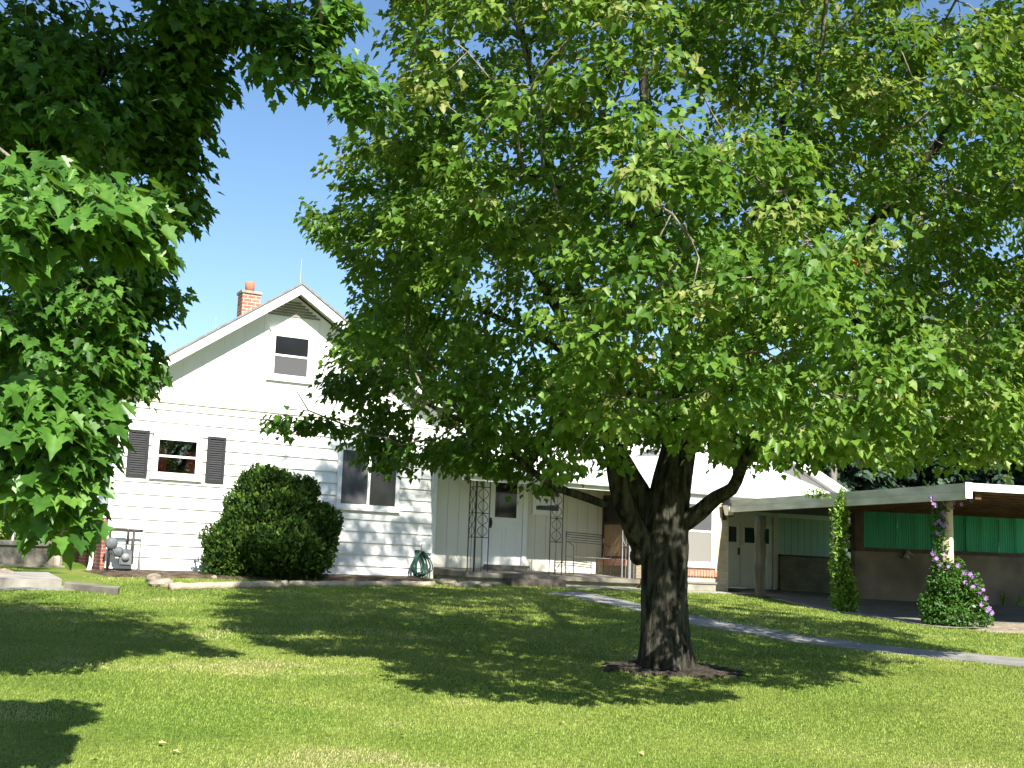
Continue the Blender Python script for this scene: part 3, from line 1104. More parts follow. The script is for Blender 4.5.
def patch(name, pts, mat, up=0.02, jit=0.0):
    """soil patch: filled outline (world xy) draped on the lawn with an uneven edge"""
    c = sum((p.xy for p in pts), Vector((0, 0))) / len(pts)
    ring = []
    m = len(pts)
    for i in range(m):
        for k in range(6):
            p = pts[i].xy.lerp(pts[(i + 1) % m].xy, k / 6)
            ring.append(c + (p - c) * (1 + (random.random() - 0.5) * jit))
    vs = []
    R_ = 8
    for r in range(1, R_ + 1):
        for p in ring:
            w_ = c + (p - c) * r / R_
            hgt = up * (1 - (r / R_) ** 4) + 0.004 + (random.random() * 0.02 if r < R_ else -0.03)
            vs.append((w_.x, w_.y, gz(w_.x, w_.y) + hgt))
    vs.append((c.x, c.y, gz(c.x, c.y) + up))
    n = len(ring)
    fs = [(len(vs) - 1, i, (i + 1) % n) for i in range(n)]
    for r in range(R_ - 1):
        fs += [(r * n + i, (r + 1) * n + i, (r + 1) * n + (i + 1) % n, r * n + (i + 1) % n) for i in range(n)]
    o = MB().add(vs, fs).build(name, mat, smooth=True)
    return tag(o, kind="structure")


patch("planting_bed", [on_ground(-0.6, 0.3), on_ground(-0.3, -1.5), on_ground(2.0, -1.55), on_ground(4.5, -1.5), on_ground(7.1, -1.35), on_ground(7.2, 0.0), on_ground(3.5, 0.0)], "bed_soil", 0.06)
tb = gpt(665, 670)
patch("mulch_ring", [tb + Vector((0.78 * math.cos(a) * (1.1 if math.cos(a) > 0 else 0.9), 0.62 * math.sin(a), 0)) for a in [i * math.pi / 5 for i in range(10)]], "bark_mulch", 0.03, 0.55)
patch("bare_patch", [gpt(955, 628), gpt(990, 633), gpt(1040, 635), gpt(1100, 634), gpt(1100, 624), gpt(1020, 624), gpt(985, 623)], "bare_soil", 0.02, 0.3)

# ------------------------------------------------------------------ trees
def tubes_np(chains, mat, name, parent=None, n=6, rough=0.0):
    """chains: list of (points Nx3, radii N)"""
    b = MB()
    for P, r in chains:
        b.tube([tuple(p) for p in P], list(r), n if max(r) > 0.02 else 4, cap=len(P) < 40)
    o = b.build(name, mat, parent, True)
    return o


def grow(seed, attr, step=0.22, kill=0.3, iters=140, bias=(0, 0, 0.05)):
    """space colonisation: returns nodes, parents and for each attractor its node"""
    nodes = [np.array(p, float) for p in seed]
    par = [-1] * len(seed)
    A = np.array(attr)
    S = np.array(nodes)
    d2 = np.linalg.norm(A[:, None, :] - S[None], axis=2)
    ni = d2.argmin(1)
    nd = d2.min(1)
    alive = nd > kill
    bias = np.array(bias)
    for it in range(iters):
        if not alive.any():
            break
        idx = np.where(alive)[0]
        tgt = ni[idx]
        dirs = unit(A[idx] - np.array(nodes)[tgt])
        w = 1.0 / (0.3 + nd[idx])
        un, inv = np.unique(tgt, return_inverse=True)
        acc = np.zeros((len(un), 3))
        np.add.at(acc, inv, dirs * w[:, None])
        acc = unit(acc) + bias + rng.normal(0, 0.16, acc.shape)
        acc = unit(acc)
        base = len(nodes)
        new = np.array([nodes[k] for k in un]) + acc * step
        for k, p in zip(un, new):
            nodes.append(p)
            par.append(int(k))
        dd = np.linalg.norm(A[:, None, :] - new[None], axis=2)
        j = dd.argmin(1)
        m = dd[np.arange(len(A)), j]
        better = m < nd
        ni[better] = base + j[better]
        nd[better] = m[better]
        alive &= nd > kill
    return np.array(nodes), par, ni


def branch_chains(nodes, par, nseed, tip=0.006, expo=2.3, rmax=0.09):
    n = len(nodes)
    kids = [[] for _ in range(n)]
    for i in range(nseed, n):
        kids[par[i]].append(i)
    cnt = np.zeros(n)
    for i in range(n - 1, -1, -1):
        if i >= nseed:
            cnt[i] = max(cnt[i], 1)
            if par[i] >= 0:
                cnt[par[i]] += cnt[i] if kids[i] else 1
    rad = np.minimum(tip * np.maximum(cnt, 1) ** (1 / expo), rmax)
    chains = []
    starts = [(p, k) for p in range(nseed) for k in kids[p]]
    while starts:
        p, k = starts.pop()
        P = [nodes[p], nodes[k]]
        r = [rad[k], rad[k]]
        c = k
        while kids[c]:
            ks = sorted(kids[c], key=lambda q: -cnt[q])
            for o in ks[1:]:
                starts.append((c, o))
            c = ks[0]
            P.append(nodes[c])
            r.append(rad[c])
        chains.append((np.array(P), np.array(r)))
    return chains


def leaf_clusters(C, out, per=(16, 26), size=(0.09, 0.14), spread=0.24, hue=None, sag_=0.5):
    """whorls of hanging leaves round the points C"""
    P, D, N, S, Q = [], [], [], [], []
    for i, c in enumerate(C):
        n = rng.integers(per[0], per[1] + 1)
        az = rng.uniform(0, 2 * np.pi, n)
        rr = spread * rng.uniform(0.7, 1.35) * np.sqrt(rng.uniform(0.02, 1, n))
        off = np.stack([rr * np.cos(az), rr * np.sin(az), rng.normal(0, spread * 0.30, n) - 0.55 * rr * 0.8], 1)
        ob = out[i] * 0.5
        d = np.stack([np.cos(az), np.sin(az), -sag_ - rng.uniform(0, 0.7, n)], 1) + ob + rng.normal(0, 0.28, (n, 3))
        nn = np.stack([0.5 * np.cos(az), 0.5 * np.sin(az), np.full(n, 0.9)], 1) + ob * 0.6 + rng.normal(0, 0.38, (n, 3))
        P.append(c + off)
        D.append(d)
        N.append(nn)
        S.append(rng.uniform(size[0], size[1], n))
        h = hue[i] if hue is not None else 0.5
        Q.append(np.clip(h + rng.normal(0, 0.13, n), 0, 0.955))
    return map(np.concatenate, (P, D, N, S, Q))


def value_noise(P, scale, seed):
    r = np.random.default_rng(seed)
    K = r.uniform(0, 1, (32, 32, 32))
    q = P * scale + 100
    i = np.floor(q).astype(int)
    f = q - i
    f = f * f * (3 - 2 * f)
    v = 0
    for dx in (0, 1):
        for dy in (0, 1):
            for dz in (0, 1):
                w = (f[:, 0] if dx else 1 - f[:, 0]) * (f[:, 1] if dy else 1 - f[:, 1]) * (f[:, 2] if dz else 1 - f[:, 2])
                v = v + w * K[(i[:, 0] + dx) % 32, (i[:, 1] + dy) % 32, (i[:, 2] + dz) % 32]
    return v


def in_poly(x, y, poly):
    c = np.zeros(len(x), bool)
    n = len(poly)
    for i in range(n):
        x0, y0 = poly[i]
        x1, y1 = poly[(i + 1) % n]
        m = ((y0 > y) != (y1 > y)) & (x < (x1 - x0) * (y - y0) / (y1 - y0 + 1e-9) + x0)
        c ^= m
    return c


def at_np(x, y, Y):
    F_, R_, U_ = np.array(_F), np.array(_R), np.array(_U)
    d = F_ + R_ * ((x - 512) / FPX)[:, None] + U_ * ((384 - y) / FPX)[:, None]
    return np.array(CAM) + d * (Y / d[:, 1])[:, None]


def resample(P, r, step):
    P = np.array([tuple(p) for p in P])
    r = np.array(r)
    # Catmull-Rom through the points
    out, ro = [], []
    n = len(P)
    for i in range(n - 1):
        p0, p1, p2, p3 = P[max(i - 1, 0)], P[i], P[i + 1], P[min(i + 2, n - 1)]
        k = max(2, int(np.linalg.norm(p2 - p1) / step))
        for j in range(k):
            t = j / k
            out.append(0.5 * ((2 * p1) + (-p0 + p2) * t + (2 * p0 - 5 * p1 + 4 * p2 - p3) * t * t + (-p0 + 3 * p1 - 3 * p2 + p3) * t ** 3))
            ro.append(r[i] + (r[i + 1] - r[i]) * t)
    out.append(P[-1])
    ro.append(r[-1])
    return np.array(out), np.array(ro)


def limb_mesh(b, P, r, n=14, seed=0, flare=False):
    """limb with an uneven, ridged section"""
    k = len(b.v)
    prev = None
    m = len(P)
    for i in range(m):
        t = Vector(P[min(i + 1, m - 1)] - P[max(i - 1, 0)]).normalized()
        a = prev if prev is not None else (Vector((1, 0, 0)) if abs(t.x) < 0.8 else Vector((0, 1, 0)))
        a = (a - t * a.dot(t)).normalized()
        prev = a
        bb = t.cross(a)
        for j in range(n):
            q = 2 * math.pi * j / n
            w = 1 + 0.05 * math.sin(3 * q + i * 0.12 + seed) + 0.03 * math.sin(7 * q - i * 0.2 + seed)
            if n > 20:
                w += 0.06 * abs(math.sin(n * 0.25 * q + 1.3 * math.sin(i * 0.23 + 3 * q) + seed)) + 0.022 * (random.random() - 0.5)
            else:
                w += 0.03 * (random.random() - 0.5)
            if flare and i < 18:
                w *= 1 + 0.62 * (1 - i / 18) ** 2.2 * (0.55 + 0.45 * math.cos(5 * q + seed))
            b.v.append(tuple(Vector(P[i]) + (a * math.cos(q) + bb * math.sin(q)) * r[i] * w))
    for i in range(m - 1):
        for j in range(n):
            b.f.append((k + i * n + j, k + i * n + (j + 1) % n, k + (i + 1) * n + (j + 1) % n, k + (i + 1) * n + j))
    b.f.append(tuple(k + (m - 1) * n + j for j in range(n)))


# ---- the big maple on the lawn
YT = tb.y
mp = thing("maple_tree", "big broad maple with forking trunk standing alone on the front lawn", "tree", (tb.x, tb.y, gz(tb.x, tb.y)))
LIMBS = [
    ([(666, 690, 0), (664, 640, 0), (663, 590, 0), (665, 545, 0), (669, 505, 0), (677, 460, 0.05), (684, 425, 0.1)], [0.275, 0.265, 0.255, 0.265, 0.235, 0.205, 0.18]),
    ([(656, 565, 0), (640, 540, -0.15), (627, 512, -0.25), (618, 480, -0.3), (613, 440, -0.3), (600, 395, -0.5), (575, 340, -0.9), (540, 280, -1.4), (500, 210, -1.9)], [0.15, 0.13, 0.115, 0.105, 0.10, 0.08, 0.06, 0.045, 0.03]),
    ([(662, 535, 0.1), (643, 498, 0.15), (626, 468, 0.2), (606, 430, 0.3), (594, 385, 0.5), (583, 320, 0.8), (566, 240, 1.1), (545, 140, 1.5), (520, 20, 1.9), (500, -80, 2.2)], [0.16, 0.13, 0.12, 0.11, 0.095, 0.08, 0.065, 0.05, 0.035, 0.02]),
    ([(679, 455, 0.0), (683, 400, -0.1), (677, 330, -0.3), (661, 250, -0.5), (650, 150, -0.7), (640, 40, -0.8), (628, -100, -0.9), (620, -220, -0.9)], [0.14, 0.12, 0.10, 0.085, 0.07, 0.055, 0.04, 0.02]),
    ([(688, 445, 0.1), (704, 410, 0.3), (717, 365, 0.6), (735, 300, 1.0), (762, 200, 1.5), (790, 90, 1.9), (815, -60, 2.2), (830, -200, 2.3)], [0.15, 0.125, 0.11, 0.095, 0.075, 0.055, 0.04, 0.02]),
    ([(694, 432, 0.0), (722, 385, -0.2), (762, 335, -0.4), (835, 268, -0.7), (890, 205, -0.9), (950, 130, -1.1), (1030, 50, -1.3), (1090, -40, -1.4)], [0.13, 0.105, 0.095, 0.08, 0.065, 0.05, 0.035, 0.02]),
    ([(706, 405, 0.3), (760, 370, 0.9), (840, 330, 1.6), (930, 290, 2.2), (1040, 250, 2.7)], [0.09, 0.075, 0.06, 0.045, 0.025]),
    ([(680, 525, -0.1), (700, 512, -0.2), (716, 498, -0.35), (732, 489, -0.5), (740, 472, -0.7), (752, 448, -1.0), (790, 430, -1.4), (850, 410, -1.9), (920, 390, -2.3)], [0.12, 0.10, 0.085, 0.075, 0.065, 0.045, 0.035, 0.028, 0.02]),
    ([(606, 505, -0.5), (584, 497, -0.6), (556, 487, -0.7), (528, 468, -0.8), (500, 440, -0.9), (470, 425, -1.0), (420, 400, -1.2)], [0.045, 0.047, 0.045, 0.038, 0.03, 0.025, 0.018]),
    ([(528, 468, -0.8), (552, 430, -0.7), (580, 400, -0.6), (600, 392, -0.5)], [0.035, 0.035, 0.04, 0.045]),
    ([(688, 400, -0.3), (678, 384, -1.0), (660, 392, -1.9), (640, 395, -2.4), (600, 388, -2.8)], [0.06, 0.045, 0.035, 0.028, 0.02]),
    ([(650, 240, -0.5), (610, 210, -1.4), (570, 190, -2.2), (520, 170, -2.8)], [0.06, 0.045, 0.032, 0.02]),
    ([(590, 370, 0.5), (545, 340, 0.8), (480, 310, 0.9), (400, 280, 0.8)], [0.065, 0.05, 0.035, 0.022]),
    ([(678, 330, -0.3), (720, 280, -1.2), (770, 240, -2.2), (800, 180, -3.0)], [0.06, 0.045, 0.032, 0.02]),
]
def r_big(r_):
    return max(r_) > 0.11


b = MB()
seed = []
rp = Vector((tb.x, tb.y, gz(tb.x, tb.y)))
for li, (pts, rr) in enumerate(LIMBS):
    P = [at(x, y, YT + dy) - rp for x, y, dy in pts]
    rr = [0.9 * q_ for q_ in rr]
    P, r_ = resample(P, rr, 0.05 if r_big(rr) else 0.09)
    limb_mesh(b, P, r_, 64 if li == 0 else (32 if r_big(rr) else 12), li * 1.7, li == 0)
    if li:
        k = int(len(P) * 0.35)
        seed += [p for p in P[k::(5 if r_big(rr) else 3)]]
# burls on the trunk
for (x, y, s) in ((642, 548, 0.12), (638, 556, 0.09), (660, 560, 0.1)):
    c = at(x, y, YT - 0.12) - rp
    for i in range(1):
        prof = []
        for j in range(9):
            a = math.pi * j / 8
            prof.append((max(0.004, s * math.sin(a)), c.z - s * math.cos(a) * 1.1))
        b.lathe(c.x, c.y, prof, 12)
b.build("trunk", "maple_bark", mp, True)

POLY = [(430, -150), (392, -30), (412, 55), (385, 110), (350, 135), (333, 165), (347, 190), (306, 208), (318, 236), (360, 255), (362, 290), (342, 302), (352, 330),
        (332, 368), (335, 420), (352, 448), (400, 468), (450, 458), (500, 474), (545, 486), (575, 474), (618, 455), (660, 432), (700, 432), (735, 462), (760, 456), (830, 452),
        (880, 458), (960, 455), (1024, 448), (1160, 420), (1215, 250), (1190, 0), (1090, -250), (900, -430), (650, -480), (500, -330)]
NA = 34000
px = rng.uniform(290, 1230, NA)
py = rng.uniform(-480, 500, NA)
ok = in_poly(px, py, POLY)
px, py = px[ok], py[ok]
rr = np.sqrt(((px - 740) / 520) ** 2 + ((py - 60) / 560) ** 2)
T = 4.9 * np.sqrt(np.clip(1 - rr ** 2, 0.06, 1))
low = np.clip((py - 330) / 160, 0, 1)
dy = rng.uniform(-1, 1, len(px)) * T
dy = np.where((dy < 0) & (px > 440), dy * (1.0 + 0.25 * np.clip((py - 60) / 150, 0, 1)), dy)
side = np.clip(np.abs(px - 740) / 300 - 0.5, 0, 1)
dy *= 1 - 0.35 * low * np.where(dy > 0, 1, side)
Apt = at_np(px, py, YT + dy)
# fewer inside, clumpy density
shell = np.maximum(rr, np.abs(dy) / 5.2)
nz = value_noise(Apt, 0.95, 5) * 0.65 + value_noise(Apt, 2.1, 6) * 0.35
keep = (nz > 0.505) & (rng.uniform(0, 1, len(px)) < 0.25 + 0.7 * shell)
keep &= ~((px > 470) & (px < 660) & (py > 415) & (rng.uniform(0, 1, len(px)) < 0.3))
Apt = Apt[keep]
order = rng.permutation(len(Apt))[:4350]
spray = at_np(np.array([338., 325, 312, 299, 287, 276]), np.array([422., 420, 419, 420, 418, 420]), np.full(6, YT - 0.3))
Apt = np.concatenate([Apt[order], spray]) - np.array(rp)
nodes, par, ni = grow(seed, Apt, 0.24, 0.30, 120)
ch_ = branch_chains(nodes, par, len(seed), 0.0055, 2.0, 0.06)
tubes_np(ch_, "twig_bark", "branches", mp, 5)
ctr = np.array([at(720, 330, YT) - rp])[0]
outd = unit(Apt - ctr)
hue = np.clip(value_noise(Apt, 0.5, 9) * 0.9 + rng.normal(0, 0.13, len(Apt)), 0.05, 0.92)
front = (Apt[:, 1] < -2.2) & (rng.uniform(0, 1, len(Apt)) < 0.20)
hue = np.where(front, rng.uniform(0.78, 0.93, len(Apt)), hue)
P, D, N, S, Q = leaf_clusters(Apt, outd, (36, 54), (0.048, 0.090), 0.20, hue)
Q = np.where(rng.uniform(0, 1, len(Q)) < 0.0002, 1.0, Q)
leaves("crown", P, D, N, S, Q, "maple_leaf", mp)

# ---- the near maple at the left edge, trunk outside the picture
LT = Vector((-6.6, 9.6, 0))
LT.z = gz(LT.x, LT.y)
lt = thing("maple_tree", "near maple at left edge whose large leaves hang into the picture", "tree", LT)
CL = [  # photo x, y, rx, ry, distance, depth radius, count
    (60, 200, 72, 26, 5.6, 0.5, 62), (128, 212, 20, 30, 5.8, 0.3, 14), (5, 225, 45, 30, 5.4, 0.45, 24), (30, 178, 30, 16, 5.6, 0.3, 10),
    (30, 408, 48, 32, 5.8, 0.45, 48), (76, 428, 12, 24, 5.8, 0.25, 8), (56, 468, 10, 18, 5.7, 0.2, 6), (60, 508, 5, 14, 5.8, 0.12, 4), (138, 258, 16, 18, 9.0, 0.3, 14), (120, 280, 26, 16, 9.0, 0.4, 14), (30, 470, 60, 50, 9.6, 0.5, 40), (5, 455, 28, 30, 6.0, 0.35, 17), (92, 400, 8, 10, 5.8, 0.15, 3),
    (70, 315, 76, 58, 8.8, 0.9, 120), (50, 150, 110, 80, 10.6, 0.7, 110), (40, 330, 90, 60, 10.4, 0.6, 80), (150, 292, 26, 10, 9.2, 0.3, 12), (135, 350, 16, 22, 9.2, 0.3, 12), (110, 372, 24, 12, 9.0, 0.3, 11),
    (60, 80, 110, 90, 8.6, 1.2, 190), (170, 110, 26, 55, 8.8, 0.6, 52), (190, 70, 28, 50, 8.6, 0.6, 48), (180, 208, 14, 12, 8.8, 0.2, 8), (178, 165, 18, 26, 8.8, 0.3, 15),
    (200, 10, 45, 26, 8.4, 0.6, 36), (268, 12, 30, 14, 8.2, 0.35, 16), (275, 60, 8, 22, 8.2, 0.15, 7), (305, 30, 22, 12, 8.1, 0.25, 11), (338, 66, 18, 14, 8.0, 0.25, 10), (368, 92, 14, 16, 8.0, 0.2, 8), (330, 8, 22, 12, 8.1, 0.3, 8),
    (120, -130, 260, 100, 8.2, 1.8, 230), (-130, 60, 150, 240, 8.8, 1.8, 220), (-120, 350, 90, 120, 8.2, 1.0, 90), (-60, -300, 280, 110, 8.8, 1.8, 140),
    (40, -210, 130, 60, 14.0, 1.6, 130), (230, -640, 270, 130, 5.8, 1.0, 200), (90, -450, 170, 110, 5.8, 0.7, 130), (20, -560, 150, 130, 6.2, 0.8, 70), (-110, -130, 110, 90, 12.8, 1.5, 130), (-180, 60, 90, 120, 12.5, 1.2, 90),  # crown clumps out of view, added to shade boughs, lawn and stoop
]
pts, sizes = [], []
for (x, y, rx, ry, Y, dr_, n) in CL:
    k = unit(rng.normal(0, 1, (n, 3))) * rng.uniform(0, 1, (n, 1)) ** 0.4
    p = at_np(x + k[:, 0] * rx, y + k[:, 1] * ry, Y + k[:, 2] * dr_)
    pts.append(p)
    sizes += [1.0 if Y < 7 else 0.68] * n
LA = np.concatenate(pts) - np.array(LT)
trunk = [(0, 0, -0.2), (0.05, 0, 1.2), (0.0, -0.05, 2.2), (0.15, -0.1, 3.3), (0.3, -0.2, 5.0), (0.6, -0.3, 7.0)]
b = MB()
seed = []
LL = [(trunk, [0.3, 0.26, 0.24, 0.2, 0.15, 0.08]),
      ([(0.05, -0.05, 2.3), (0.9, -1.2, 2.9), (2.0, -2.4, 3.3), (3.0, -3.2, 3.35)], [0.13, 0.1, 0.07, 0.035]),
      ([(0.0, -0.05, 1.9), (0.8, -1.2, 2.3), (1.8, -2.4, 2.35), (3.0, -3.3, 2.2)], [0.10, 0.08, 0.05, 0.03]),
      ([(0.1, -0.1, 3.0), (1.4, -0.3, 3.9), (2.8, -0.6, 4.6), (4.2, -1.0, 4.9), (5.2, -1.5, 4.7)], [0.14, 0.11, 0.08, 0.05, 0.03]),
      ([(0.1, -0.1, 2.6), (1.2, -0.3, 3.0), (2.4, -0.6, 3.2), (3.4, -0.8, 3.1)], [0.1, 0.08, 0.06, 0.03]),
      ([(0.3, -0.2, 4.6), (1.2, -0.8, 5.6), (2.4, -1.2, 6.4)], [0.1, 0.07, 0.04])]
for li, (pp, rr_) in enumerate(LL):
    P, r_ = resample([Vector(p) for p in pp], rr_, 0.1)
    limb_mesh(b, P, r_, 12, li * 2.1, li == 0)
    seed += [p for p in P[(6 if li else 20)::3]]
b.build("trunk", "maple_bark", lt, True)
nodes, par, ni = grow(seed, LA, 0.2, 0.25, 120)
tubes_np(branch_chains(nodes, par, len(seed), 0.004, 2.0, 0.05), "twig_bark", "branches", lt, 5)
ctr = np.array([0.4, 0, 3.0])
outd = unit(LA - ctr)
hue = np.clip(0.5 + rng.normal(0, 0.22, len(LA)), 0.1, 0.95)
sizes = np.array(sizes)
nearm = sizes > 0.9
parts_ = []
for m_, per_, sz_, sp_ in ((nearm, (18, 27), (0.065, 0.125), 0.17), (~nearm, (18, 28), (0.06, 0.10), 0.20)):
    parts_.append(list(leaf_clusters(LA[m_], outd[m_], per_, sz_, sp_, hue[m_])))
P, D, N, S, Q = (np.concatenate(q_) for q_ in zip(*parts_))
leaves("crown", P, D, N, S, np.clip(Q, 0, 1), "near_maple_leaf", lt, RICH)


# ---- spruces behind the carport
def spruce(x, Y, ytop, wpx, label, seed):
    r = np.random.default_rng(seed)
    base = at(x, 500, Y)
    base.z = gz(base.x, base.y)
    top = at(x, ytop, Y)
    H = top.z - base.z
    W = wpx / FPX * Y
    t = thing("spruce_tree", label, "tree", base, 0, "dark spruces behind the carport")
    MB().tube([(0, 0, -0.2), (0.02, 0, H * 0.5), (0, 0, H)], [0.22, 0.13, 0.02], 8).build("trunk", "far_bark", t, True)
    P, D, N, S, Q = [], [], [], [], []
    nw = int(H / 0.42)
    for i in range(nw):
        z = 0.6 + (H - 0.8) * i / nw
        L = W * (1 - z / H) ** 0.8 + 0.15
        m = int(9 + 5 * (1 - z / H))
        for k in range(m):
            a = 2 * math.pi * (k + r.uniform(-0.3, 0.3)) / m
            ln = L * r.uniform(0.75, 1.12)
            ns = max(3, int(ln / 0.16))
            for s in range(ns):
                f = (s + 0.5) / ns
                if f < 0.25:
                    continue
                rad = ln * f
                zz = z + 0.25 * f * ln * 0.3 - 0.28 * (f ** 2) * ln * 0.5
                for side in (-1, 0, 1):
                    aa = a + side * 0.75
                    P.append((rad * math.cos(a), rad * math.sin(a), zz + r.normal(0, 0.05)))
                    D.append((math.cos(aa), math.sin(aa), -0.35 + r.normal(0, 0.2)))
                    N.append((r.normal(0, 0.3), r.normal(0, 0.3), 1))
                    S.append(r.uniform(0.3, 0.55))
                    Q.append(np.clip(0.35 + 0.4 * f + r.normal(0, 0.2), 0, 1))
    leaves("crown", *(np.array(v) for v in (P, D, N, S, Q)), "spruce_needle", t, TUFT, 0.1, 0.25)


spruce(850, 42, 360, 85, "dark spruce beside the tall thin pole behind the carport", 1)
spruce(915, 45, 250, 110, "second dark spruce from the pole, rising over the carport roof", 2)
spruce(985, 44, 300, 100, "dark spruce above the carport's front roof corner", 3)
spruce(1050, 46, 280, 110, "dark spruce at the right edge beyond the carport", 4)

# tall thin pole
pb = at(834, 500, 39)
pb.z = gz(pb.x, pb.y)
o = MB().tube([(0, 0, -0.2), (0, 0, at(834, 452, 39).z - pb.z)], [0.11, 0.10], 10).build("utility_pole", "far_bark", None, True)
o.location = pb
tag(o, "thin grey pole rising behind the garage gable", "pole")


def leafy(name, label, cat, base, blobs, n, mat, size, shape=OVAL, stems=None, out=0.6, group=None, updir=0.2, core=0.45, fold=0.2, droop=0.2):
    """plant made of many small leaves filling ellipsoids (local coordinates)"""
    t = thing(name, label, cat, base, 0, group)
    tot = sum(b_[3] * b_[4] * b_[5] for b_ in blobs)
    P, D, N, Q = [], [], [], []
    for (cx, cy, cz, rx, ry, rz) in blobs:
        k = max(30, int(n * rx * ry * rz / tot))
        if rx < 0.15 and n > 40000:
            k = 110
        d = unit(rng.normal(0, 1, (k, 3)))
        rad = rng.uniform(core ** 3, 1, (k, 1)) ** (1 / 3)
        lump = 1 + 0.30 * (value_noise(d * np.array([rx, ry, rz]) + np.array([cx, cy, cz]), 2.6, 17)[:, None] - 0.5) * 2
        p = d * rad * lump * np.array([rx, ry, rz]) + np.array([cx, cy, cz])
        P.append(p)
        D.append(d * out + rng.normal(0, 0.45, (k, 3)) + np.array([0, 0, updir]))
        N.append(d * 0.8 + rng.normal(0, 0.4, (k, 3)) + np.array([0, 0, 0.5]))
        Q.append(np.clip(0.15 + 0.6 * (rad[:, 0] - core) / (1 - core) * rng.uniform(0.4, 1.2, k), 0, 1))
    P, D, N, Q = map(np.concatenate, (P, D, N, Q))
    ok = P[:, 2] > 0.01
    P, D, N, Q = P[ok], D[ok], N[ok], Q[ok]
    S = rng.uniform(size[0], size[1], len(P))
    if stems:
        b = MB()
        for s in stems:
            b.tube(s[0], s[1], 6)
        b.build("stem", "twig_bark", t, True)
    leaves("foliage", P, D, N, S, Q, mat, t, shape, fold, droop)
    return t


# ---- clipped evergreen bush against the clapboards
bb = on_ground(3.1, -1.0)
ca, sa = math.cos(TH), math.sin(TH)


def loc_u(du, dv, z):
    return (du * ca - dv * sa, du * sa + dv * ca, z)


blobs = []
for (du, dv, z, rx, rz) in ((-0.1, 0, 1.0, 0.98, 0.95), (-0.72, -0.1, 0.62, 0.62, 0.66), (0.72, -0.1, 0.75, 0.70, 0.85), (-0.15, 0.0, 1.72, 0.62, 0.66), (0.35, 0.05, 1.55, 0.62, 0.62), (1.0, 0, 1.05, 0.45, 0.5), (-1.0, -0.1, 0.35, 0.42, 0.45), (0.1, -0.5, 0.6, 0.9, 0.6)):
    c = loc_u(du, dv, z)
    blobs.append((*c, rx, rx * 0.8, rz))
for k in range(70):
    d = unit(rng.normal(0, 1, 3))
    q_ = blobs[k % 8]
    blobs.append((q_[0] + d[0] * q_[3] * 0.86, q_[1] + d[1] * q_[4] * 0.86, max(0.1, q_[2] + abs(d[2]) * q_[5] * 0.84), 0.11, 0.11, 0.20))
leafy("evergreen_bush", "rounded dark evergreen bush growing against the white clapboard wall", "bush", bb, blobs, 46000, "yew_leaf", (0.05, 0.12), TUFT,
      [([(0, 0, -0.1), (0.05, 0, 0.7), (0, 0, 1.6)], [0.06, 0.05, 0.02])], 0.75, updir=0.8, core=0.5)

# ---- pale shrub behind the side stoop
for (x, y, Y, rx, rz, lab) in ((-5, 545, 36, 1.6, 1.7, "yellow green shrub behind the stoop at the left edge"), (-60, 530, 40, 2.2, 2.6, "taller pale shrub at the far left edge beyond the stoop")):
    p = at(x, y, Y)
    p.z = gz(p.x, p.y)
    leafy("garden_shrub", lab, "bush", p, [(0, 0, rz * 0.55, rx, rx, rz * 0.75), (0.7, 0, rz * 0.4, rx * 0.6, rx * 0.6, rz * 0.5)], 5000, "hedge_leaf", (0.12, 0.22), OVAL, [([(0, 0, -0.1), (0, 0, rz)], [0.05, 0.02])])
# ---- loose tree behind the wing
for (x, Y, ytop, lab, k) in ((425, 44, 330, "loose tree behind the house seen under the maple boughs", 1),):
    p = at(x, 500, Y)
    p.z = gz(p.x, p.y)
    H = at(x, ytop, Y).z - p.z
    bl = [(random.uniform(-1.6, 1.6), random.uniform(-1.5, 1.5), H * random.uniform(0.45, 1.0), random.uniform(0.5, 0.9), random.uniform(0.5, 0.9), random.uniform(0.35, 0.6)) for _ in range(16)]
    leafy("background_tree", lab, "tree", p, bl, 5000, "spruce_needle", (0.2, 0.35), TUFT,
          [([(0, 0, -0.2), (0.1, 0, H * 0.5), (0, 0, H)], [0.28, 0.2, 0.04])] + [([(0, 0, H * random.uniform(0.3, 0.6)), tuple(c[:3])], [0.06, 0.02]) for c in bl])

# ---- ivy and clematis on the carport posts
w2 = CM @ p2
w2.z = gz(w2.x, w2.y)
H = ZT - w2.z
blobs = [(0.06 + random.uniform(-0.06, 0.08), -0.10, 0.15 + i * (H - 0.05) / 13, 0.17 + random.uniform(-0.05, 0.05), 0.16, 0.15) for i in range(13)]
blobs += [(0.14, -0.1, 0.20, 0.27, 0.25, 0.28), (0.13, -0.06, 0.55, 0.21, 0.2, 0.3), (0.3, 0, H * 0.97, 0.30, 0.14, 0.09), (-0.35, 0.1, H * 0.99, 0.32, 0.12, 0.07)]
leafy("ivy", "light green ivy climbing the slim white carport post", "climbing plant", w2, blobs, 3800, "ivy_leaf", (0.05, 0.10), OVAL,
      [([(0.12, -0.05, -0.1), (0.06, -0.06, 0.8), (0.08, -0.05, H)], [0.02, 0.015, 0.008])], 0.5, updir=-0.1, core=0.3)
w3 = CM @ p3
w3.z = gz(w3.x, w3.y)
H = ZT - 0.1 - w3.z
blobs = [(-0.16 + random.uniform(-0.05, 0.05), -0.08, 1.0 + i * (H - 1.15) / 6, 0.13, 0.13, 0.14) for i in range(7)]
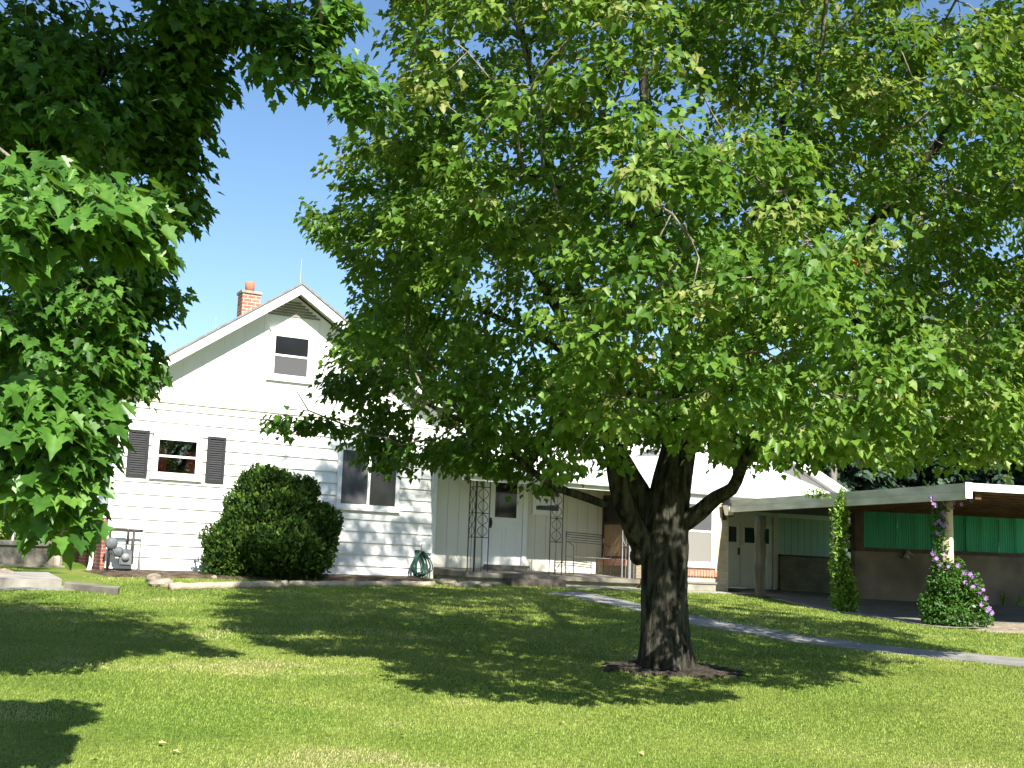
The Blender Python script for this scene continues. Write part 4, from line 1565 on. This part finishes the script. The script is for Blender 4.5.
blobs += [(0.0, -0.1, 0.26, 0.46, 0.4, 0.30), (0.05, -0.08, 0.60, 0.40, 0.34, 0.30), (-0.05, -0.05, 0.88, 0.26, 0.26, 0.24), (0.42, -0.1, 0.40, 0.22, 0.24, 0.24), (-0.32, -0.05, 0.34, 0.20, 0.2, 0.30), (0.30, -0.2, 0.78, 0.20, 0.2, 0.18), (-0.22, -0.1, 0.75, 0.2, 0.2, 0.2), (0.52, -0.15, 0.18, 0.2, 0.2, 0.16), (0.12, -0.15, 1.05, 0.12, 0.12, 0.16)]
cl = leafy("clematis", "purple flowering clematis climbing the pale log carport post", "climbing plant", w3, blobs, 6500, "clematis_leaf", (0.045, 0.09), OVAL,
           [([(-0.05, -0.13, -0.1), (-0.12, -0.13, 0.8), (-0.1, -0.12, H)], [0.018, 0.014, 0.008])], 0.5, updir=0.0, core=0.35)
fp = []
for i in range(50):
    t = i / 49
    if i < 28:
        fp.append((-0.20 + rng.normal(0, 0.10), -0.24 + rng.normal(0, 0.04), 0.95 + rng.uniform(0, H - 1.0)))
    elif i < 33:
        fp.append((0.20 + rng.normal(0, 0.10), -0.2, H - 0.15 + rng.normal(0, 0.12)))
    else:
        s = rng.uniform(0, 1)
        fp.append((0.22 + 0.38 * s + rng.normal(0, 0.06), -0.32 + rng.normal(0, 0.08), 0.95 - 0.75 * s + rng.normal(0, 0.07)))
first = None
for (x, y, z) in fp:                       # six-petalled flowers, each a part of its own
    rot = (rng.normal(0, 0.45), rng.normal(0, 0.45), rng.uniform(0, 6))
    if first is None:
        b = MB()
        for k in range(6):
            q = k * math.pi / 3
            d = Vector((math.cos(q), 0, math.sin(q)))
            e = Vector((-math.sin(q), 0, math.cos(q)))
            up = Vector((0, -1, 0))
            b.add([Vector((0, 0, 0)), d * 0.026 + e * 0.015 + up * 0.012, d * 0.048 + up * 0.004, d * 0.026 - e * 0.015 + up * 0.012], [(0, 1, 2, 3)])
        first = b.build("flower", "clematis_purple", cl)
        f_ = first
    else:
        f_ = first.copy()
        COL.objects.link(f_)
        f_.parent = cl
    f_.location = (x, y, z)
    f_.rotation_euler = (rot[0] - 0.35, rot[1], rng.normal(0, 0.4))
    k = rng.uniform(0.75, 1.25)
    f_.scale = (k, k, k)


# ---- strap-leaved plants along the carport front
def strap_plant(p, n, h, label, mat="ivy_leaf", group=None):
    t = thing("daylily", label, "plant", p, 0, group)
    P, V, lo, st = 0, [], [], []
    rn = []
    for i in range(n):
        a = random.uniform(0, 2 * math.pi)
        ln = h * random.uniform(0.7, 1.15)
        le = random.uniform(0.15, 0.6)
        wd = 0.018
        d = Vector((math.cos(a), math.sin(a), 0))
        s = Vector((-d.y, d.x, 0))
        k = len(V)
        for j in range(6):
            f = j / 5
            c = d * (0.03 + ln * le * f ** 1.6) + Vector((0, 0, ln * (f - 0.35 * le * f ** 3)))
            w_ = wd * (1 - f ** 2) + 0.001
            V += [tuple(c + s * w_), tuple(c - s * w_)]
        for j in range(5):
            st.append(len(lo))
            lo += [k + 2 * j, k + 2 * j + 1, k + 2 * j + 3, k + 2 * j + 2]
            rn.append(random.random())
    mesh_np("foliage", np.array(V), lo, st, mat, t, np.array(rn))
    return t


for x, y, h, lab in ((986, 604, 0.5, "tan and green strap leaved plant just right of the clematis"), (1003, 606, 0.45, "young daylily clump of two by the carport wall"), (1019, 607, 0.36, "small daylily at the right edge by the carport wall")):
    p = gpt(x, y)
    strap_plant(p, 12, h, lab, group="plants along the carport front")

# ------------------------------------------------------------------ small things by the house
# log edging of the bed
for i, (xa, ya, xb, yb, r_, lab) in enumerate(((170, 590, 286, 587, 0.07, "pale barkless log edging the bed left of the bush"), (290, 586.5, 434, 586, 0.06, "long thin log edging the bed right of the bush"))):
    a_, c_ = gpt(xa, ya), gpt(xb, yb)
    q = MB()
    m = 14
    q.tube([(a_.lerp(c_, k / m) + Vector((0, 0, r_ * 0.7 + 0.008 * math.sin(k * 1.9))) - a_) for k in range(m + 1)], [r_ * (1 + 0.08 * math.sin(k * 2.3)) for k in range(m + 1)], 10)
    o = q.build("edging_log", "log_wood", None, True)
    o.location = a_
    tag(o, lab, "log", "logs edging the flower bed")


def rock(x, y, s, label, up=0.0, group="stones by the flower bed"):
    import bmesh
    bm = bmesh.new()
    bmesh.ops.create_icosphere(bm, subdivisions=2, radius=1)
    r = random.Random(x)
    for v in bm.verts:
        k = 1 + 0.25 * math.sin(v.co.x * 3 + x) * math.cos(v.co.y * 2.4 + x) + r.uniform(-0.08, 0.08)
        v.co = Vector((v.co.x * s[0] * k, v.co.y * s[1] * k, v.co.z * s[2] * k))
    me = bpy.data.meshes.new("rock")
    bm.to_mesh(me)
    bm.free()
    me.materials.append(MATS["stone"])
    o = bpy.data.objects.new("rock", me)
    COL.objects.link(o)
    p = gpt(x, y)
    p.z += s[2] * 0.55 + up
    o.location = p
    o.rotation_euler = (0, 0, r.uniform(0, 3))
    tag(o, label, "stone", group)


rock(160, 587, (0.22, 0.16, 0.10), "broad tan stone at the left end of the edging log")
rock(153, 583, (0.14, 0.12, 0.12), "tan stone leaning behind the broad stone by the log")
rock(214, 579, (0.06, 0.06, 0.05), "small whitish stone in the bed at the bush's left foot")
rock(448, 585, (0.20, 0.14, 0.09), "pale stone at the left end of the porch slab")
rock(466, 587, (0.24, 0.12, 0.07), "flat pale stone in front of the porch corner")
rock(484, 587, (0.16, 0.12, 0.06), "small flat stone beside the dark plank step")
rock(3, 581, (0.22, 0.2, 0.14), "brownish stone at the left edge beside the walk slab")

# gas meter
gm = thing("gas_meter", "grey gas meter with looped dark pipes at the house corner", "gas meter", HO, TH)
b = HB()
for pts in ([(0.02, -0.25, 0.10), (0.02, -0.25, 0.88), (0.05, -0.25, 0.91), (0.34, -0.25, 0.91), (0.37, -0.25, 0.88), (0.37, -0.25, 0.62)],
            [(0.37, -0.25, 0.90), (0.66, -0.25, 0.90)], [(0.48, -0.25, 0.90), (0.48, -0.25, 0.22)]):
    b.tube(pts, 0.026, 8)
b.build("pipe", "pipe_dark", gm, True)
HB().tube([(0.66, -0.25, 0.92), (0.62, -0.27, -0.05)], 0.022, 8).build("pipe", "grey_metal", gm, True)
b = HB().box(0.22, 0.46, -0.36, -0.18, 0.18, 0.52)
b.build("meter_body", "shaded_meter_grey", gm, bevel=0.03)
b = HB().tube([(0.33, -0.37, 0.36), (0.33, -0.40, 0.36)], 0.075, 16)
b.build("dial", "grey_dial", gm, True)
b = HB()
b.tube([(0.05, -0.36, 0.62), (0.05, -0.30, 0.62), (0.05, -0.24, 0.62)], [0.10, 0.125, 0.10], 16)
b.tube([(0.20, -0.36, 0.46), (0.20, -0.32, 0.46), (0.20, -0.26, 0.46)], [0.09, 0.11, 0.09], 16)
b.tube([(0.05, -0.28, 0.62), (0.05, -0.28, 0.40)], 0.03, 8)
b.tube([(0.05, -0.28, 0.66), (0.34, -0.28, 0.68)], 0.018, 8)
b.build("regulator", "shaded_meter_grey", gm, True)

# coiled hose on a hanger by the porch
hs = thing("garden_hose", "dark green garden hose hung in loops by the porch corner", "hose", HO, TH)
b = HB()
for k in range(12):
    pts = []
    c = 6.80 + random.uniform(-0.05, 0.05)
    wd = 0.10 + 0.016 * k + random.uniform(-0.03, 0.03)
    dz = random.uniform(0.48, 0.62)
    for i in range(15):
        a_ = 2 * math.pi * i / 14
        s = math.sin(a_)
        zc = 0.76 - dz * (0.5 - 0.5 * math.cos(a_))
        flare = 0.25 + 0.75 * (0.5 - 0.5 * math.cos(a_))
        pts.append((c + wd * s * flare * 1.3 + 0.02, -0.10 - 0.011 * k, zc))
    b.tube(pts, 0.013, 5, False)
b.tube([(6.62, -0.14, 0.22), (6.48, -0.3, 0.12), (6.30, -0.5, 0.10)], 0.013, 5)
b.build("coil", "hose_green", hs, True)
HB().box(6.74, 6.90, -0.10, -0.024, 0.72, 0.78).build("hanger", "black_iron", hs)
o = HB().box(6.88, 7.12, -0.11, -0.037, 0.72, 0.93).build("utility_box", "white_trim", None, bevel=0.01)
o.matrix_world = HM
tag(o, "small white utility box on the wall above the green hose", "box")

# wall lantern on the brick pier
wl = thing("wall_lantern", "black lantern with frosted panes on the buff brick pier", "lamp", HM @ Vector((14.08, -1.8, 1.9 - 0.17)), TH)
b = MB().box(-0.05, 0.05, -0.03, 0.0, -0.05, 0.22)
b.tube([(0, -0.03, 0.02), (0, -0.10, -0.02), (0, -0.20, 0.04)], 0.014, 6)
b.build("bracket", "black_iron", wl)


def taper(b, z0, h0, z1, h1, cy=-0.2):
    b.add([(-h0, cy - h0, z0), (h0, cy - h0, z0), (h0, cy + h0, z0), (-h0, cy + h0, z0), (-h1, cy - h1, z1), (h1, cy - h1, z1), (h1, cy + h1, z1), (-h1, cy + h1, z1)],
          [(0, 3, 2, 1), (4, 5, 6, 7), (0, 1, 5, 4), (1, 2, 6, 5), (2, 3, 7, 6), (3, 0, 4, 7)])


b = MB()
taper(b, 0.06, 0.075, 0.30, 0.12)
b.build("lantern_glass", "frosted_lamp_glass", wl)
b = MB()
taper(b, 0.302, 0.155, 0.43, 0.04)
taper(b, 0.431, 0.03, 0.47, 0.012)
taper(b, 0.03, 0.06, 0.058, 0.085)
for sx in (-1, 1):
    for sy in (-1, 1):
        b.tube([(sx * 0.078, -0.2 + sy * 0.078, 0.058), (sx * 0.124, -0.2 + sy * 0.124, 0.302)], 0.009, 4)
b.build("lantern_frame", "black_iron", wl)

# black iron stand on the porch
bs = thing("iron_bench", "black wrought iron bench with slatted back on the porch", "bench", HO, TH)
b = HB()
for i in range(5):
    b.tube([(10.32, -0.66, 1.37 - i * 0.055), (10.80, -0.64, 1.36 - i * 0.055), (11.38, -0.66, 1.34 - i * 0.055)], 0.010, 5)
b.build("backrest", "black_iron", bs)
b = HB()
b.box(10.34, 11.36, -1.00, -0.66, 0.79, 0.80)
b.build("seat", "light_screen", bs)
for (x, y, zt) in ((10.33, -0.66, 1.39), (11.37, -0.66, 1.36)):
    b = HB().tube([(x, y, zt), (x, y, 0.80), (x + 0.01, y, 0.39)], 0.014, 5)
    b.build("leg", "black_iron", bs)
for x in (10.34, 11.36):
    b = HB().tube([(x, -0.66, 1.15), (x, -0.8, 1.13), (x, -1.0, 1.05), (x, -1.02, 0.8), (x, -1.02, 0.385)], 0.012, 5)
    b.build("leg", "black_iron", bs)
ps = thing("plant_stand", "small thin folding stand beside the iron bench on the porch", "stand", HO, TH)
b = HB()
b.tube([(10.18, -0.75, 0.96), (10.18, -0.75, 0.39)], 0.010, 5)
b.tube([(10.18, -0.75, 0.70), (9.92, -0.85, 0.39)], 0.009, 5)
b.tube([(10.18, -0.75, 0.70), (10.3, -0.95, 0.39)], 0.009, 5)
b.tube([(10.02, -0.75, 0.55), (10.28, -0.75, 0.55)], 0.008, 5)
b.build("frame", "black_iron", ps)

# ------------------------------------------------------------------ side stoop at the left
st = thing("side_stoop", "grey concrete block stoop with capped top beside the house's left wall", "porch", HO, TH)
MB().box(-4.5, -0.62, 1.6, 4.6, -0.6, 0.50).build("block_base", "old_concrete", st)
MB().box(-4.5, -0.56, 1.54, 4.7, 0.501, 0.60).build("cap", "dark_concrete", st, bevel=0.01)
MB().box(-0.80, -0.69, 1.50, 1.599, -0.3, 0.42).build("corner_pier", "pale_wood", st)
MB().box(-4.5, -0.60, 1.3, 1.599, -0.5, 0.12).build("lower_course", "old_concrete", st)
rl = thing("stoop_railing", "thin white metal railing standing on the concrete stoop", "railing", HO, TH)
b = MB()
for x in (-1.62, -2.6):
    b.tube([(x, 1.75, 0.60), (x + 0.02, 1.75, 2.5)], 0.03, 6)
b.tube([(-1.62, 1.75, 1.5), (-4.4, 1.75, 1.5)], 0.02, 6)
b.build("rail", "grey_metal", rl)
q = thing("walk_slab", "raised concrete walk slab at the left edge in front of the stoop", "slab", HO, TH)


def slab_px(name, pts, h, mat, parent, top):
    P = [HM.inverted() @ gpt(*p, up=top) for p in pts]
    n = len(P)
    vs = [tuple(p) for p in P] + [(p.x, p.y, p.z - h) for p in P]
    MB().add(vs, [tuple(range(n))[::-1], tuple(range(n, 2 * n))] + [(i, (i + 1) % n, (i + 1) % n + n, i + n) for i in range(n)]).build(name, mat, parent)


slab_px("slab", [(-60, 577), (8, 579), (62, 579), (48, 572), (-20, 571)], 0.4, "concrete", q, 0.14)
o = thing("low_curb", "low mossy concrete curb running from the walk slab to the stones", "curb", HO, TH)
slab_px("curb", [(64, 583), (118, 589), (120, 586.5), (66, 581.0)], 0.3, "old_concrete", o, 0.10)
a = [gpt(-60, 592), gpt(20, 590), gpt(106, 591)]
c = [gpt(-60, 588), gpt(20, 587), gpt(66, 586.8)]
strip("side_walk", a, c, "path_concrete", up=0.015, n=12)
# yellow flower by the downspout
yf = thing("yellow_flower", "single yellow flower in the dark bed by the downspout", "flower", on_ground(-0.62, 0.35))
MB().tube([(0, 0, -0.05), (0.01, 0, 0.24)], 0.008, 5).build("stem", "clematis_leaf", yf)
MB().lathe(0, 0, [(0.01, 0.22), (0.045, 0.26), (0.05, 0.32), (0.02, 0.34)], 8).build("petals", "yellow_petal", yf, True)


# ------------------------------------------------------------------ grass
def grass():
    def sample(y0, y1, dens):
        w0, w1 = 0.50 * y0 + 0.8, 0.50 * y1 + 0.8
        n = int((y1 - y0) * (w0 + w1) * dens)
        y = rng.uniform(y0, y1, n)
        x = rng.uniform(-1, 1, n) * (0.50 * y + 0.8)
        return np.stack([x, y], 1)
    XY, HH, WW = [], [], []
    for (y0, y1, dens, h, w) in ((6.3, 9.5, 5200, 0.021, 0.0046), (9.5, 13.5, 2800, 0.024, 0.0065), (13.5, 19, 1100, 0.029, 0.010), (19, 29.5, 420, 0.036, 0.015)):
        p = sample(y0, y1, dens)
        XY.append(p)
        HH.append(np.full(len(p), h))
        WW.append(np.full(len(p), w))
    XY, HH, WW = map(np.concatenate, (XY, HH, WW))
    # keep off paving, beds and buildings
    ok = np.ones(len(XY), bool)
    d = np.hypot((XY[:, 0] - tb.x) / 0.95, (XY[:, 1] - tb.y) / 0.75)
    nzz = value_noise(np.c_[XY, np.zeros(len(XY))], 2.2, 3)
    ok &= d > 0.52 + 0.5 * nzz
    poly = [(p.x, p.y) for p in lu] + [(p.x, p.y) for p in ru[::-1]]
    ok &= ~in_poly(XY[:, 0], XY[:, 1], poly) | (rng.uniform(0, 1, len(XY)) < 0.07)
    rel = XY - np.array(HO.xy)
    hu = rel[:, 0] * ca + rel[:, 1] * sa
    hv = -rel[:, 0] * sa + rel[:, 1] * ca
    ok &= ~((hv > -1.62 - 0.1 * nzz) & (hu > -0.9) & (hu < 7.3))
    ok &= ~((hv > -2.05) & (hu >= 7.3) & (hu < 14.6))
    ok &= ~((hv > -2.75) & (hv < -2.2) & (hu > 9.4) & (hu < 14.4))
    ok &= ~((hv > -3.0) & (hu < -0.9) & (hu > -1.6))
    cr = XY - np.array(CO.xy)
    cu_ = cr[:, 0] * math.cos(CTH) + cr[:, 1] * math.sin(CTH)
    cv_ = -cr[:, 0] * math.sin(CTH) + cr[:, 1] * math.cos(CTH)
    ok &= ~((cu_ > -0.25) & (cv_ > 0.35))
    bp = [(gpt(*p).x, gpt(*p).y) for p in ((955, 628), (990, 633), (1040, 635), (1100, 634), (1100, 624), (1020, 624), (985, 623))]
    ok &= ~in_poly(XY[:, 0], XY[:, 1], bp) | (rng.uniform(0, 1, len(XY)) < 0.25)
    sw_ = [(p.x, p.y) for p in (gpt(-60, 592), gpt(20, 590), gpt(106, 591), gpt(120, 586), gpt(60, 572), gpt(-60, 571))]
    ok &= ~in_poly(XY[:, 0], XY[:, 1], sw_)
    XY, HH, WW = XY[ok], HH[ok], WW[ok]
    n = len(XY)
    z = np.array([gz(x, y) for x, y in XY])
    B = np.c_[XY, z - 0.004]
    az = rng.uniform(0, 2 * np.pi, n)
    H = HH * rng.uniform(0.5, 1.3, n)
    lean = rng.uniform(0.1, 0.9, n)
    d = np.stack([np.cos(az), np.sin(az), np.zeros(n)], 1)
    s = np.stack([-np.sin(az + 0.6), np.cos(az + 0.6), np.zeros(n)], 1)
    up = np.array([0, 0, 1.0])
    m = B + d * (H * lean * 0.35)[:, None] + up * (H * 0.6)[:, None]
    t = B + d * (H * lean)[:, None] + up * (H * (1.0 - 0.2 * lean))[:, None]
    V = np.stack([B - s * WW[:, None] / 2, B + s * WW[:, None] / 2, m + s * WW[:, None] * 0.4, m - s * WW[:, None] * 0.4, t], 1)
    idx = np.arange(n)[:, None] * 5
    loops = (np.array([0, 1, 2, 3, 3, 2, 4])[None] + idx).ravel()
    starts = (np.array([0, 4])[None] + np.arange(n)[:, None] * 7).ravel()
    big = value_noise(np.c_[XY, np.zeros(n)], 0.55, 8) * 0.6 + value_noise(np.c_[XY * np.array([0.4, 1.6]), np.zeros(n)], 1.3, 12) * 0.4
    clover = value_noise(np.c_[XY, np.zeros(n)], 1.1, 31)
    dry = value_noise(np.c_[XY, np.zeros(n)], 0.8, 41) * 0.6 + value_noise(np.c_[XY, np.zeros(n)], 2.7, 42) * 0.4
    Q = 0.15 + 0.62 * big + rng.normal(0, 0.14, n) - 0.35 * np.clip((clover - 0.62) * 6, 0, 1)
    Q = np.clip(Q + 0.45 * np.clip((dry - 0.60) * 6, 0, 1), 0, 1)
    o = mesh_np("grass", V.reshape(-1, 3), loops, starts, "grass_blade", None, np.repeat(Q, 2))
    tag(o, "short mown grass covering the front lawn", "grass", kind="stuff")


fl = None
for (x, y) in ((159, 743), (173, 751), (402, 735), (560, 722), (745, 738), (300, 668), (890, 742), (96, 760), (640, 752)):
    p = gpt(x, y, 0.022)
    if fl is None:
        fl = leaves("fallen_leaf", np.zeros((1, 3)), np.array([[0.0, 1, 0]]), np.array([[0.0, 0, 1]]), np.array([0.05]), np.array([0.97]), "dry_leaf", None, RICH, 0.2, 0.1)
        f_ = fl
    else:
        f_ = fl.copy()
        COL.objects.link(f_)
    f_.location = p
    f_.rotation_euler = (random.uniform(-0.3, 0.3), random.uniform(-0.3, 0.3), random.uniform(0, 6))
    tag(f_, "small dry tan leaf lying on the sunlit lawn", "leaf", "dry leaves scattered on the lawn")
grass()
print("OBJECTS", len(bpy.data.objects), "POLYS", sum(len(o.data.polygons) for o in bpy.data.objects if o.type == 'MESH'))
